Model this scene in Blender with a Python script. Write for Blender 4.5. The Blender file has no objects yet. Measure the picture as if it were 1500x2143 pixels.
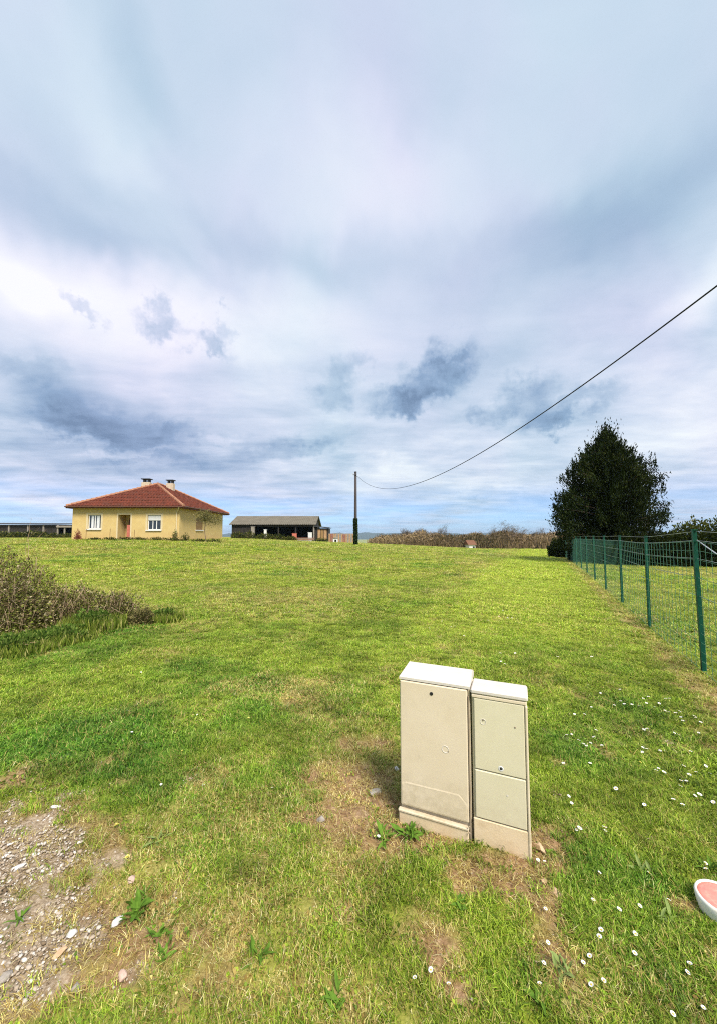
import bpy, math, random
import numpy as np
from mathutils import Vector

random.seed(7)
RNG = np.random.default_rng(11)
S = bpy.context.scene
COL = S.collection
R = math.radians

# ------------------------------------------------------------------ camera
F, CX, CY = 780.0, 750.0, 1071.5          # focal length and centre, in pixels of the 1500 x 2143 photo
TANP = 49.0 / F
PITCH = math.atan(TANP)
EYE = 1.55
cam_d = bpy.data.cameras.new('camera')
cam_d.sensor_fit = 'HORIZONTAL'
cam_d.sensor_width = 36.0
cam_d.lens = 36.0 * F / 1500.0
cam_d.clip_start = 0.05
cam_d.clip_end = 40000
cam = bpy.data.objects.new('camera', cam_d)
COL.objects.link(cam)
cam.location = (0, 0, EYE)
cam.rotation_euler = (math.pi / 2 + PITCH, 0, 0)
S.camera = cam


def ray(px, py):
    c, s = math.cos(PITCH), math.sin(PITCH)
    u, v = px - CX, CY - py
    return np.array([u, F * c - v * s, F * s + v * c])


def FP(px, py, D):
    """point of the photo's pixel at the depth y = D"""
    d = ray(px, py)
    return np.array([0, 0, EYE]) + d * (D / d[1])


def zat(py, D, px=750):
    return FP(px, py, D)[2]


def xat(px, D, py=1120):
    return FP(px, py, D)[0]


# ------------------------------------------------------------------ light and sky
SUN_EL, SUN_AZ = 50.0, 152.0              # azimuth clockwise from +Y: behind the camera, to its right
sun_d = bpy.data.lights.new('sun', 'SUN')
sun_d.energy = 1.5
sun_d.angle = R(20)
sun_d.color = (1.0, 0.93, 0.82)
sun = bpy.data.objects.new('sun', sun_d)
COL.objects.link(sun)
_sd = Vector((math.sin(R(SUN_AZ)) * math.cos(R(SUN_EL)), math.cos(R(SUN_AZ)) * math.cos(R(SUN_EL)), math.sin(R(SUN_EL))))
sun.rotation_euler = _sd.to_track_quat('Z', 'Y').to_euler()
sun.location = _sd * 60

S.view_settings.view_transform = 'Standard'
S.view_settings.look = 'None'
S.view_settings.gamma = 1.0
S.view_settings.use_curve_mapping = False
S.view_settings.exposure = 2.05
SKY_GAIN = 0.25

W = bpy.data.worlds.new('World')
S.world = W
W.use_nodes = True
NT = W.node_tree
NT.nodes.clear()
nN, nL = NT.nodes.new, NT.links.new


def mth(op, a, b=None, c=None, clamp=False):
    n = nN('ShaderNodeMath'); n.operation = op; n.use_clamp = clamp
    for i, v in enumerate((a, b, c)):
        if v is None: continue
        if isinstance(v, (int, float)): n.inputs[i].default_value = v
        else: nL(v, n.inputs[i])
    return n.outputs[0]


def vmth(op, a, b=None, scale=None):
    n = nN('ShaderNodeVectorMath'); n.operation = op
    for i, v in enumerate((a, b)):
        if v is None: continue
        if isinstance(v, tuple): n.inputs[i].default_value = v
        else: nL(v, n.inputs[i])
    if scale is not None:
        if isinstance(scale, (int, float)): n.inputs['Scale'].default_value = scale
        else: nL(scale, n.inputs['Scale'])
    return n.outputs['Value'] if op in ('LENGTH', 'DOT_PRODUCT') else n.outputs[0]


def noise(vec, scale, detail=5, rough=0.55, dist=0.0, lac=2.0):
    n = nN('ShaderNodeTexNoise')
    n.inputs['Scale'].default_value = scale; n.inputs['Detail'].default_value = detail
    n.inputs['Roughness'].default_value = rough; n.inputs['Distortion'].default_value = dist
    n.inputs['Lacunarity'].default_value = lac
    nL(vec, n.inputs['Vector'])
    return n


def comb(x, y, z=0.0):
    n = nN('ShaderNodeCombineXYZ')
    for i, v in enumerate((x, y, z)):
        if isinstance(v, (int, float)): n.inputs[i].default_value = v
        else: nL(v, n.inputs[i])
    return n.outputs[0]


def build_sky():
    tc = nN('ShaderNodeTexCoord')
    d = vmth('NORMALIZE', tc.outputs['Generated'])
    sep = nN('ShaderNodeSeparateXYZ'); nL(d, sep.inputs[0])
    x, y, z = sep.outputs
    zc = mth('MAXIMUM', z, 0.0)
    zz = mth('ADD', zc, 0.075)
    P = comb(mth('DIVIDE', x, zz), mth('DIVIDE', y, zz), 0.0)            # cloud deck, seen in perspective
    az = mth('ARCTAN2', x, y)
    el = mth('ARCSINE', mth('MINIMUM', mth('MAXIMUM', z, -1.0), 1.0))
    A = comb(az, el, 0.0)
    w1 = noise(P, 1.1, 4, 0.55)
    w2 = noise(A, 9.0, 5, 0.62)
    w3 = noise(A, 30.0, 4, 0.6)
    warp = vmth('ADD', vmth('SCALE', vmth('SUBTRACT', w2.outputs['Color'], (0.5, 0.5, 0.5)), scale=0.26),
                vmth('SCALE', vmth('SUBTRACT', w3.outputs['Color'], (0.5, 0.5, 0.5)), scale=0.075))
    AF = vmth('ADD', A, vmth('SCALE', warp, scale=0.72))
    # broad forms need a gentler, larger warp
    A3 = vmth('ADD', A, vmth('SCALE', vmth('SUBTRACT', noise(A, 2.6, 4, 0.55).outputs['Color'], (0.5, 0.5, 0.5)), scale=0.34))

    def blob(px, py, rx, ry, rot, amp, fine=False):
        dd = ray(px, py); dd = dd / np.linalg.norm(dd)
        a0, e0 = math.atan2(dd[0], dd[1]), math.asin(dd[2])
        t = math.cos(a0)
        m = nN('ShaderNodeMapping'); m.vector_type = 'TEXTURE'
        m.inputs['Location'].default_value = (a0, e0, 0)
        m.inputs['Rotation'].default_value = (0, 0, R(rot))
        m.inputs['Scale'].default_value = (rx / F * t * t, ry / F * math.cos(e0) * t, 1)
        nL(AF if fine else A3, m.inputs['Vector'])
        mr = nN('ShaderNodeMapRange'); mr.interpolation_type = 'SMOOTHSTEP'
        mr.inputs[1].default_value = 1.6; mr.inputs[2].default_value = 0.0 if not fine else 0.35
        mr.inputs[3].default_value = 0.0; mr.inputs[4].default_value = amp
        nL(vmth('LENGTH', m.outputs[0]), mr.inputs[0])
        return mr.outputs[0]

    broad = [
        (770, 400, 270, 150, 0, .13), (230, 300, 240, 70, -32, .10), (1300, 430, 380, 110, 8, -.20),
        (720, 535, 420, 50, 0, -.11), (150, 510, 260, 60, 0, -.12), (300, 110, 130, 70, -20, -.09),
        (830, 180, 200, 130, 0, -.06), (180, 650, 430, 95, 0, .33), (620, 690, 230, 90, 0, .20),
        (1460, 590, 130, 45, 25, .26), (260, 885, 210, 55, 0, -.30), (90, 800, 140, 50, 0, -.18),
        (480, 960, 210, 30, 0, -.14), (60, 1075, 240, 26, 0, .26), (900, 985, 300, 50, 0, .20),
        (1400, 900, 200, 130, 20, .24), (620, 860, 160, 50, 0, .06), (880, 910, 200, 30, 0, .08),
        (150, 965, 300, 26, 0, -.16), (560, 780, 90, 40, 0, .08), (1430, 1010, 120, 30, 0, -.08), (1150, 700, 200, 60, 15, -.05),
        (30, 620, 130, 40, 0, .12)]
    puffs = [
        (335, 672, 46, 24, 0, -.36), (345, 640, 22, 12, 0, -.2), (185, 650, 32, 13, -8, -.28), (440, 715, 44, 18, -20, -.32), (465, 690, 20, 14, 0, -.22),
        (900, 785, 95, 42, 30, -.36), (850, 835, 75, 22, 6, -.24), (1090, 848, 84, 42, 10, -.34),
        (705, 800, 48, 30, 30, -.22), (760, 770, 16, 22, -20, -.10), (985, 870, 22, 18, 10, -.16), (1160, 870, 60, 12, 0, -.14), (940, 745, 40, 14, 35, -.12), (1220, 842, 75, 18, 18, -.20), (235, 895, 170, 40, 0, -.18),
        (60, 770, 80, 30, 0, -.14), (590, 945, 90, 22, 10, -.14), (800, 960, 50, 14, 10, .10),
        (640, 930, 60, 20, 0, -.10), (330, 950, 120, 20, 0, -.12), (130, 880, 60, 16, 0, -.10), (380, 900, 50, 22, 20, -.14), (240, 935, 160, 10, 0, .16), (460, 905, 60, 10, 10, .08), (1050, 1040, 100, 10, 0, -.08)]
    v = None
    for b in broad:
        o = blob(*b); v = o if v is None else mth('ADD', v, o)
    rag = noise(A, 17.0, 6, 0.68)
    ragm = nN('ShaderNodeMapRange'); nL(rag.outputs['Fac'], ragm.inputs[0])
    ragm.inputs[1].default_value = 0.33; ragm.inputs[2].default_value = 0.62
    ragm.inputs[3].default_value = 0.62; ragm.inputs[4].default_value = 1.05
    pv = None
    for b in puffs:
        o = blob(*b, fine=True); pv = o if pv is None else mth('ADD', pv, o)
    v = mth('ADD', v, mth('MULTIPLY', pv, ragm.outputs[0]))
    # statistical cloud texture everywhere: streaks that crowd towards the horizon
    n1 = mth('SUBTRACT', noise(P, 1.5, 7, 0.58, 0.5).outputs['Fac'], 0.5)
    P2 = vmth('MULTIPLY', P, (0.45, 1.0, 1.0))
    n2 = mth('SUBTRACT', noise(P2, 1.9, 6, 0.58, 0.4).outputs['Fac'], 0.5)
    low = nN('ShaderNodeMapRange'); low.interpolation_type = 'SMOOTHSTEP'
    nL(el, low.inputs[0]); low.inputs[1].default_value = R(42); low.inputs[2].default_value = R(8)
    v = mth('ADD', v, mth('MULTIPLY', n1, mth('MULTIPLY_ADD', low.outputs[0], 0.34, 0.30)))
    v = mth('ADD', v, mth('MULTIPLY', n2, mth('MULTIPLY_ADD', low.outputs[0], 0.62, 0.03)))
    n3 = mth('SUBTRACT', noise(P2, 4.8, 5, 0.6, 0.3).outputs['Fac'], 0.5)
    v = mth('ADD', v, mth('MULTIPLY', n3, mth('MULTIPLY_ADD', low.outputs[0], 0.26, 0.0)))
    v = mth('ADD', v, mth('MULTIPLY_ADD', low.outputs[0], -0.03, 0.63))
    ramp = nN('ShaderNodeValToRGB')
    cr = ramp.color_ramp
    stops = [(0.05, (.185, .275, .42)), (0.28, (.29, .41, .59)), (0.5, (.485, .59, .745)),
             (0.68, (.665, .73, .865)), (0.84, (.82, .85, .94)), (1.0, (.94, .96, .99))]
    while len(cr.elements) < len(stops): cr.elements.new(0.5)
    for e, (p, c) in zip(cr.elements, stops):
        e.position = p; e.color = (*c, 1)
    nL(v, ramp.inputs[0])
    # faint colour drift, blue-green to lavender
    tn = noise(A3, 1.7, 2, 0.5)
    mix = nN('ShaderNodeMix'); mix.data_type = 'RGBA'; mix.blend_type = 'MULTIPLY'
    mix.inputs['Factor'].default_value = 1.0
    r2 = nN('ShaderNodeValToRGB')
    r2.color_ramp.elements[0].position = .35; r2.color_ramp.elements[0].color = (.93, 1.01, 1.0, 1)
    r2.color_ramp.elements[1].position = .65; r2.color_ramp.elements[1].color = (1.03, .985, 1.03, 1)
    nL(tn.outputs['Fac'], r2.inputs[0])
    nL(ramp.outputs[0], mix.inputs['A']); nL(r2.outputs[0], mix.inputs['B'])
    cloud = nN('ShaderNodeBackground'); cloud.inputs['Strength'].default_value = SKY_GAIN
    nL(mix.outputs['Result'], cloud.inputs['Color'])
    sky = nN('ShaderNodeTexSky'); sky.sky_type = 'NISHITA'; sky.sun_disc = False
    sky.sun_elevation = R(SUN_EL); sky.sun_rotation = R(SUN_AZ); sky.dust_density = 0.4; sky.ozone_density = 2.0
    bg = nN('ShaderNodeBackground'); bg.inputs['Strength'].default_value = 0.05
    tb = nN('ShaderNodeMix'); tb.data_type = 'RGBA'; tb.blend_type = 'MULTIPLY'; tb.inputs['Factor'].default_value = 1.0
    nL(sky.outputs[0], tb.inputs['A']); tb.inputs['B'].default_value = (.40, .60, .98, 1); nL(tb.outputs['Result'], bg.inputs['Color'])
    # clear strip of sky under the deck, near the horizon, and thin places in the deck
    lo = nN('ShaderNodeMapRange'); lo.interpolation_type = 'SMOOTHSTEP'
    nL(el, lo.inputs[0]); lo.inputs[1].default_value = R(9); lo.inputs[2].default_value = R(1.0)
    gap = nN('ShaderNodeMapRange'); nL(noise(P, 0.42, 5, .55).outputs['Fac'], gap.inputs[0])
    gap.inputs[1].default_value = .36; gap.inputs[2].default_value = .58
    fac = mth('MULTIPLY', mth('MULTIPLY', lo.outputs[0], gap.outputs[0]), 0.75)
    ms = nN('ShaderNodeMixShader'); nL(fac, ms.inputs[0]); nL(cloud.outputs[0], ms.inputs[1]); nL(bg.outputs[0], ms.inputs[2])
    out = nN('ShaderNodeOutputWorld'); nL(ms.outputs[0], out.inputs['Surface'])


build_sky()
try:
    S.cycles.use_denoising = False
    S.cycles.filter_width = 1.1
    S.cycles.sample_clamp_indirect = 6
    S.cycles.max_bounces = 6
    S.cycles.diffuse_bounces = 3
    S.cycles.transparent_max_bounces = 6
    S.cycles.volume_bounces = 0
except Exception:
    pass

# ------------------------------------------------------------------ helpers


def smooth(a, b, t):
    t = np.clip((t - a) / (b - a), 0, 1)
    return t * t * (3 - 2 * t)


_lat = {}


def vnoise(x, y, scale, seed=0):
    """smooth value noise in 0..1"""
    if seed not in _lat:
        _lat[seed] = np.random.default_rng(1000 + seed).random((256, 256))
    L = _lat[seed]
    x = np.asarray(x, float) * scale + 37.3; y = np.asarray(y, float) * scale + 91.7
    xi, yi = np.floor(x).astype(int), np.floor(y).astype(int)
    fx, fy = x - xi, y - yi
    fx, fy = fx * fx * (3 - 2 * fx), fy * fy * (3 - 2 * fy)
    a, b = L[xi % 256, yi % 256], L[(xi + 1) % 256, yi % 256]
    c, d = L[xi % 256, (yi + 1) % 256], L[(xi + 1) % 256, (yi + 1) % 256]
    return (a * (1 - fx) + b * fx) * (1 - fy) + (c * (1 - fx) + d * fx) * fy


def fbm(x, y, scale, seed=0, o=4):
    v, a, t = 0, .5, 0
    for i in range(o):
        v = v + a * vnoise(x, y, scale * 2 ** i, seed + i); t += a; a *= .5
    return v / t


def H(x, y):
    """height of the ground"""
    x = np.asarray(x, float); y = np.asarray(y, float)
    s = smooth(3, 36, y)
    xc = np.clip(x, -18, 15)
    tilt = np.where(xc < 0, .58 - .034 * xc, .58 - .048 * xc)
    z = s * tilt
    right = smooth(-14, 1, x)
    fall_r = np.clip(y - 46, 0, None); fall_l = np.clip(y - 95, 0, None)
    fr = 9 * (1 - np.exp(-fall_r * .075 / 9)) + 30 * smooth(200, 1500, y)
    fl = 9 * (1 - np.exp(-fall_l * .075 / 9)) + 30 * smooth(200, 1500, y)
    z = z - (fr * right + fl * (1 - right))
    z = z + (fbm(x, y, .35, 3, 3) - .5) * .07 * smooth(1.5, 9, np.hypot(x, y))
    return z


def G(px, py):
    """point of the ground under a pixel of the photo"""
    d = ray(px, py); d = d / d[1]
    lo, hi = 0.3, 46.0
    f = lambda t: EYE + d[2] * t - float(H(d[0] * t, t))
    t = lo
    while t < hi and f(t) > 0: t *= 1.02
    a, b = t / 1.02, t
    for _ in range(30):
        m = (a + b) / 2
        if f(m) > 0: a = m
        else: b = m
    return np.array([d[0] * a, a, float(H(d[0] * a, a))])


ROOT = {}


def thing(name, label, cat, loc, group=None):
    o = bpy.data.objects.new(name, None)
    o.empty_display_size = .1
    COL.objects.link(o)
    o.location = tuple(float(v) for v in loc)
    o['label'] = label; o['category'] = cat
    if group: o['group'] = group
    ROOT[o.name] = np.array(loc, float)
    return o


def tag(o, label, cat, group=None):
    o['label'] = label; o['category'] = cat
    if group: o['group'] = group
    return o


class MB:
    def __init__(s): s.v, s.f = [], []

    def add(s, vs, fs):
        n = len(s.v)
        s.v += [tuple(map(float, q)) for q in vs]; s.f += [tuple(i + n for i in f) for f in fs]
        return s

    def box(s, a, b):
        (x0, y0, z0), (x1, y1, z1) = a, b
        return s.add([(x0, y0, z0), (x1, y0, z0), (x1, y1, z0), (x0, y1, z0), (x0, y0, z1), (x1, y0, z1), (x1, y1, z1), (x0, y1, z1)],
                     [(0, 3, 2, 1), (4, 5, 6, 7), (0, 1, 5, 4), (1, 2, 6, 5), (2, 3, 7, 6), (3, 0, 4, 7)])

    def obox(s, o, u, v, w, bev=0):
        """box from the corner o along three vectors; bev > 0 chamfers every edge"""
        o, u, v, w = (np.array(q, float) for q in (o, u, v, w))
        if bev <= 0:
            p = [o, o + u, o + u + v, o + v]
            return s.add(p + [q + w for q in p], [(0, 3, 2, 1), (4, 5, 6, 7), (0, 1, 5, 4), (1, 2, 6, 5), (2, 3, 7, 6), (3, 0, 4, 7)])
        lu, lv, lw = (np.linalg.norm(q) for q in (u, v, w))
        eu, ev, ew = u / lu, v / lv, w / lw
        idx, pts = {}, []
        for i in (0, 1):
            for j in (0, 1):
                for k in (0, 1):
                    c = o + u * i + v * j + w * k
                    du, dv, dw = eu * bev * (1 - 2 * i), ev * bev * (1 - 2 * j), ew * bev * (1 - 2 * k)
                    for ax, p in (('u', c + dv + dw), ('v', c + du + dw), ('w', c + du + dv)):
                        idx[(i, j, k, ax)] = len(pts); pts.append(p)
        fs = []
        for i in (0, 1):
            fs.append([idx[(i, a, b, 'u')] for a, b in ((0, 0), (0, 1), (1, 1), (1, 0))])
            fs.append([idx[(a, i, b, 'v')] for a, b in ((0, 0), (0, 1), (1, 1), (1, 0))])
            fs.append([idx[(a, b, i, 'w')] for a, b in ((0, 0), (0, 1), (1, 1), (1, 0))])
        for a in (0, 1):
            for b in (0, 1):
                fs.append([idx[(0, a, b, 'v')], idx[(1, a, b, 'v')], idx[(1, a, b, 'w')], idx[(0, a, b, 'w')]])
                fs.append([idx[(a, 0, b, 'u')], idx[(a, 1, b, 'u')], idx[(a, 1, b, 'w')], idx[(a, 0, b, 'w')]])
                fs.append([idx[(a, b, 0, 'u')], idx[(a, b, 1, 'u')], idx[(a, b, 1, 'v')], idx[(a, b, 0, 'v')]])
        for i in (0, 1):
            for j in (0, 1):
                for k in (0, 1):
                    fs.append([idx[(i, j, k, a)] for a in 'uvw'])
        cen = o + (u + v + w) / 2
        out = []
        for f in fs:
            p = [pts[q] for q in f]
            n = np.cross(p[1] - p[0], p[2] - p[0])
            out.append(f if np.dot(n, sum(p) / len(p) - cen) > 0 else f[::-1])
        return s.add(pts, out)

    def tube(s, pts, r, n=6, cap=True):
        pts = [np.array(p, float) for p in pts]
        rs = r if isinstance(r, (list, tuple, np.ndarray)) else [r] * len(pts)
        base = len(s.v); ref = None
        for i, p in enumerate(pts):
            t = pts[min(i + 1, len(pts) - 1)] - pts[max(i - 1, 0)]
            t = t / (np.linalg.norm(t) + 1e-9)
            if ref is None:
                ref = np.array([1, 0, 0.]) if abs(t[0]) < .8 else np.array([0, 1, 0.])
            a = ref - t * np.dot(ref, t); a /= np.linalg.norm(a) + 1e-9; ref = a
            b = np.cross(t, a)
            for k in range(n):
                th = 2 * math.pi * k / n
                s.v.append(tuple(p + (a * math.cos(th) + b * math.sin(th)) * rs[i]))
        for i in range(len(pts) - 1):
            for k in range(n):
                k2 = (k + 1) % n
                s.f.append((base + i * n + k, base + i * n + k2, base + (i + 1) * n + k2, base + (i + 1) * n + k))
        if cap:
            s.f.append(tuple(base + k for k in reversed(range(n))))
            e = base + (len(pts) - 1) * n
            s.f.append(tuple(e + k for k in range(n)))
        return s

    def lathe(s, c, prof, n=16, sx=1, sy=1):
        """profile of (radius, z) about the vertical through c"""
        base = len(s.v)
        for r, z in prof:
            for k in range(n):
                th = 2 * math.pi * k / n
                s.v.append((c[0] + r * sx * math.cos(th), c[1] + r * sy * math.sin(th), c[2] + z))
        for i in range(len(prof) - 1):
            for k in range(n):
                k2 = (k + 1) % n
                s.f.append((base + i * n + k, base + i * n + k2, base + (i + 1) * n + k2, base + (i + 1) * n + k))
        s.f.append(tuple(base + k for k in reversed(range(n))))
        s.f.append(tuple(base + (len(prof) - 1) * n + k for k in range(n)))
        return s

    def mesh(s, name, mat, off=(0, 0, 0), smoothf=False):
        me = bpy.data.meshes.new(name)
        o = np.array(off, float)
        me.from_pydata([tuple(np.array(q) - o) for q in s.v], [], s.f)
        if mat: me.materials.append(mat)
        if smoothf: me.polygons.foreach_set('use_smooth', [True] * len(me.polygons))
        me.update()
        return me


def rootloc(p):
    return ROOT[p.name] if p is not None else np.zeros(3)


def part(name, mb, mat, parent=None, smoothf=False, kind=None, label=None, loc=None):
    """links one mesh object; a child's coordinates are taken relative to its thing's base"""
    off = rootloc(parent) if parent is not None else (np.array(loc, float) if loc is not None else np.zeros(3))
    me = mb.mesh(name, mat, off, smoothf) if isinstance(mb, MB) else mb
    o = bpy.data.objects.new(name, me)
    COL.objects.link(o)
    if parent is not None:
        o.parent = parent; ROOT[o.name] = off
    elif loc is not None:
        o.location = tuple(map(float, loc)); ROOT[o.name] = off
    else:
        ROOT[o.name] = off
    if kind: o['kind'] = kind
    if label: o['label'] = label
    return o


def np_mesh(name, V, Fc, mat, attrs=None, off=None, smoothf=False):
    V = np.asarray(V, np.float32)
    if off is not None: V = V - np.asarray(off, np.float32)
    Fc = np.asarray(Fc, np.int32)
    me = bpy.data.meshes.new(name)
    m, k = Fc.shape
    me.vertices.add(len(V)); me.vertices.foreach_set('co', V.ravel())
    me.loops.add(m * k); me.loops.foreach_set('vertex_index', Fc.ravel())
    me.polygons.add(m); me.polygons.foreach_set('loop_start', np.arange(0, m * k, k, dtype=np.int32))
    try: me.polygons.foreach_set('loop_total', np.full(m, k, np.int32))
    except Exception: pass
    if mat: me.materials.append(mat)
    if smoothf: me.polygons.foreach_set('use_smooth', np.ones(m, bool))
    for an, (dom, val) in (attrs or {}).items():
        a = me.attributes.new(an, 'FLOAT', dom)
        a.data.foreach_set('value', np.asarray(val, np.float32))
    me.update(calc_edges=True)
    return me


# ------------------------------------------------------------------ materials


def base_mat(name):
    m = bpy.data.materials.new(name); m.use_nodes = True
    nt = m.node_tree; nt.nodes.clear()
    out = nt.nodes.new('ShaderNodeOutputMaterial'); b = nt.nodes.new('ShaderNodeBsdfPrincipled')
    nt.links.new(b.outputs[0], out.inputs['Surface'])
    return m, nt, b, out


def setramp(r, stops):
    cr = r.color_ramp
    while len(cr.elements) < len(stops): cr.elements.new(.5)
    for e, (p, c) in zip(cr.elements, stops):
        e.position = p; e.color = (*c, 1)


def mat(name, c1, c2=None, rough=.75, scale=6, detail=6, lo=.35, hi=.65, bump=.15, bscale=40, metal=0, spec=.3, dirt=None, stretch=None, obj=False, splash=None):
    m, nt, b, out = base_mat(name)
    c2 = c2 or tuple(v * .8 for v in c1)
    N, L = nt.nodes.new, nt.links.new
    if obj:
        tc = N('ShaderNodeTexCoord'); vec = tc.outputs['Object']
    else:
        g = N('ShaderNodeNewGeometry'); vec = g.outputs['Position']
    if stretch:
        mp = N('ShaderNodeMapping'); mp.inputs['Scale'].default_value = stretch; L(vec, mp.inputs[0]); vec2 = mp.outputs[0]
    else: vec2 = vec
    n = N('ShaderNodeTexNoise'); n.inputs['Scale'].default_value = scale; n.inputs['Detail'].default_value = detail
    n.inputs['Roughness'].default_value = .62
    L(vec2, n.inputs['Vector'])
    r = N('ShaderNodeValToRGB'); setramp(r, [(lo, c2), (hi, c1)]); L(n.outputs['Fac'], r.inputs[0])
    col = r.outputs[0]
    if dirt:
        dc, dscale, dlo, dhi, damt = dirt
        n2 = N('ShaderNodeTexNoise'); n2.inputs['Scale'].default_value = dscale; n2.inputs['Detail'].default_value = 8
        n2.inputs['Roughness'].default_value = .7
        L(vec, n2.inputs['Vector'])
        mr = N('ShaderNodeMapRange'); mr.inputs[1].default_value = dlo; mr.inputs[2].default_value = dhi; mr.inputs[4].default_value = damt
        L(n2.outputs['Fac'], mr.inputs[0])
        mx = N('ShaderNodeMix'); mx.data_type = 'RGBA'
        L(mr.outputs[0], mx.inputs['Factor']); L(col, mx.inputs['A']); mx.inputs['B'].default_value = (*dc, 1)
        col = mx.outputs['Result']
    if splash:      # earth splashed up from the ground: (low, high, colour, amount, noise scale)
        s0, s1, scol, samt, ssc = splash
        sx = N('ShaderNodeSeparateXYZ'); L(vec, sx.inputs[0])
        m1 = N('ShaderNodeMapRange'); m1.inputs[1].default_value = s1; m1.inputs[2].default_value = s0; L(sx.outputs[2], m1.inputs[0])
        n4 = N('ShaderNodeTexNoise'); n4.inputs['Scale'].default_value = ssc; n4.inputs['Detail'].default_value = 8; n4.inputs['Roughness'].default_value = .72
        L(vec, n4.inputs['Vector'])
        m2 = N('ShaderNodeMapRange'); m2.inputs[1].default_value = .35; m2.inputs[2].default_value = .68; L(n4.outputs['Fac'], m2.inputs[0])
        m3 = N('ShaderNodeMath'); m3.operation = 'MULTIPLY'; L(m1.outputs[0], m3.inputs[0]); L(m2.outputs[0], m3.inputs[1])
        m4 = N('ShaderNodeMath'); m4.operation = 'MULTIPLY'; L(m3.outputs[0], m4.inputs[0]); m4.inputs[1].default_value = samt
        mx = N('ShaderNodeMix'); mx.data_type = 'RGBA'; L(m4.outputs[0], mx.inputs['Factor']); L(col, mx.inputs['A']); mx.inputs['B'].default_value = (*scol, 1)
        col = mx.outputs['Result']
    L(col, b.inputs['Base Color'])
    b.inputs['Roughness'].default_value = rough; b.inputs['Metallic'].default_value = metal
    b.inputs['Specular IOR Level'].default_value = spec
    if bump > 0:
        n3 = N('ShaderNodeTexNoise'); n3.inputs['Scale'].default_value = bscale; n3.inputs['Detail'].default_value = 5
        L(vec2, n3.inputs['Vector'])
        bp = N('ShaderNodeBump'); bp.inputs['Strength'].default_value = bump; bp.inputs['Distance'].default_value = .02
        L(n3.outputs['Fac'], bp.inputs['Height']); L(bp.outputs[0], b.inputs['Normal'])
    return m


def tint_mat(name, stops, trans=.25, rough=.8, spec=.06):
    """foliage, stones and the like: the colour of each leaf or stone comes from its own 'tint'"""
    m, nt, b, out = base_mat(name)
    N, L = nt.nodes.new, nt.links.new
    a = N('ShaderNodeAttribute'); a.attribute_name = 'tint'
    r = N('ShaderNodeValToRGB'); setramp(r, stops); L(a.outputs['Fac'], r.inputs[0])
    L(r.outputs[0], b.inputs['Base Color']); b.inputs['Roughness'].default_value = rough
    b.inputs['Specular IOR Level'].default_value = spec
    if trans > 0:
        t = N('ShaderNodeBsdfTranslucent'); L(r.outputs[0], t.inputs['Color'])
        ms = N('ShaderNodeMixShader'); ms.inputs[0].default_value = trans
        L(b.outputs[0], ms.inputs[1]); L(t.outputs[0], ms.inputs[2]); L(ms.outputs[0], out.inputs['Surface'])
    return m


def grass_mat():
    m, nt, b, out = base_mat('grass_blades')
    N, L = nt.nodes.new, nt.links.new
    t = N('ShaderNodeAttribute'); t.attribute_name = 'tint'
    t2 = N('ShaderNodeAttribute'); t2.attribute_name = 'tint2'
    dry = N('ShaderNodeAttribute'); dry.attribute_type = 'INSTANCER'; dry.attribute_name = 'dry'
    lush = N('ShaderNodeAttribute'); lush.attribute_type = 'INSTANCER'; lush.attribute_name = 'lush'
    g = N('ShaderNodeValToRGB'); setramp(g, [(0, (.085, .14, .012)), (.5, (.285, .385, .028)), (.85, (.46, .53, .055)), (1, (.66, .66, .19))])
    l = N('ShaderNodeValToRGB'); setramp(l, [(0, (.026, .085, .009)), (.5, (.115, .265, .022)), (.9, (.22, .39, .040)), (1, (.38, .50, .14))])
    s = N('ShaderNodeValToRGB'); setramp(s, [(0, (.24, .16, .045)), (.4, (.44, .35, .11)), (.8, (.62, .55, .21)), (1, (.72, .66, .36))])
    for q in (g, l, s): L(t.outputs['Fac'], q.inputs[0])
    m1 = N('ShaderNodeMix'); m1.data_type = 'RGBA'
    L(lush.outputs['Fac'], m1.inputs['Factor']); L(g.outputs[0], m1.inputs['A']); L(l.outputs[0], m1.inputs['B'])
    ls = N('ShaderNodeMath'); ls.operation = 'LESS_THAN'; L(t2.outputs['Fac'], ls.inputs[0]); L(dry.outputs['Fac'], ls.inputs[1])
    m2 = N('ShaderNodeMix'); m2.data_type = 'RGBA'
    L(ls.outputs[0], m2.inputs['Factor']); L(m1.outputs['Result'], m2.inputs['A']); L(s.outputs[0], m2.inputs['B'])
    vg = N('ShaderNodeAttribute'); vg.attribute_type = 'INSTANCER'; vg.attribute_name = 'vigour'
    m3 = N('ShaderNodeVectorMath'); m3.operation = 'SCALE'; L(m2.outputs['Result'], m3.inputs[0]); L(vg.outputs['Fac'], m3.inputs['Scale'])
    m2 = type('o', (), {'outputs': {'Result': m3.outputs[0]}})
    L(m2.outputs['Result'], b.inputs['Base Color'])
    b.inputs['Roughness'].default_value = .55; b.inputs['Specular IOR Level'].default_value = .2
    tr = N('ShaderNodeBsdfTranslucent'); L(m2.outputs['Result'], tr.inputs['Color'])
    ms = N('ShaderNodeMixShader'); ms.inputs[0].default_value = .3
    L(b.outputs[0], ms.inputs[1]); L(tr.outputs[0], ms.inputs[2]); L(ms.outputs[0], out.inputs['Surface'])
    return m


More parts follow.
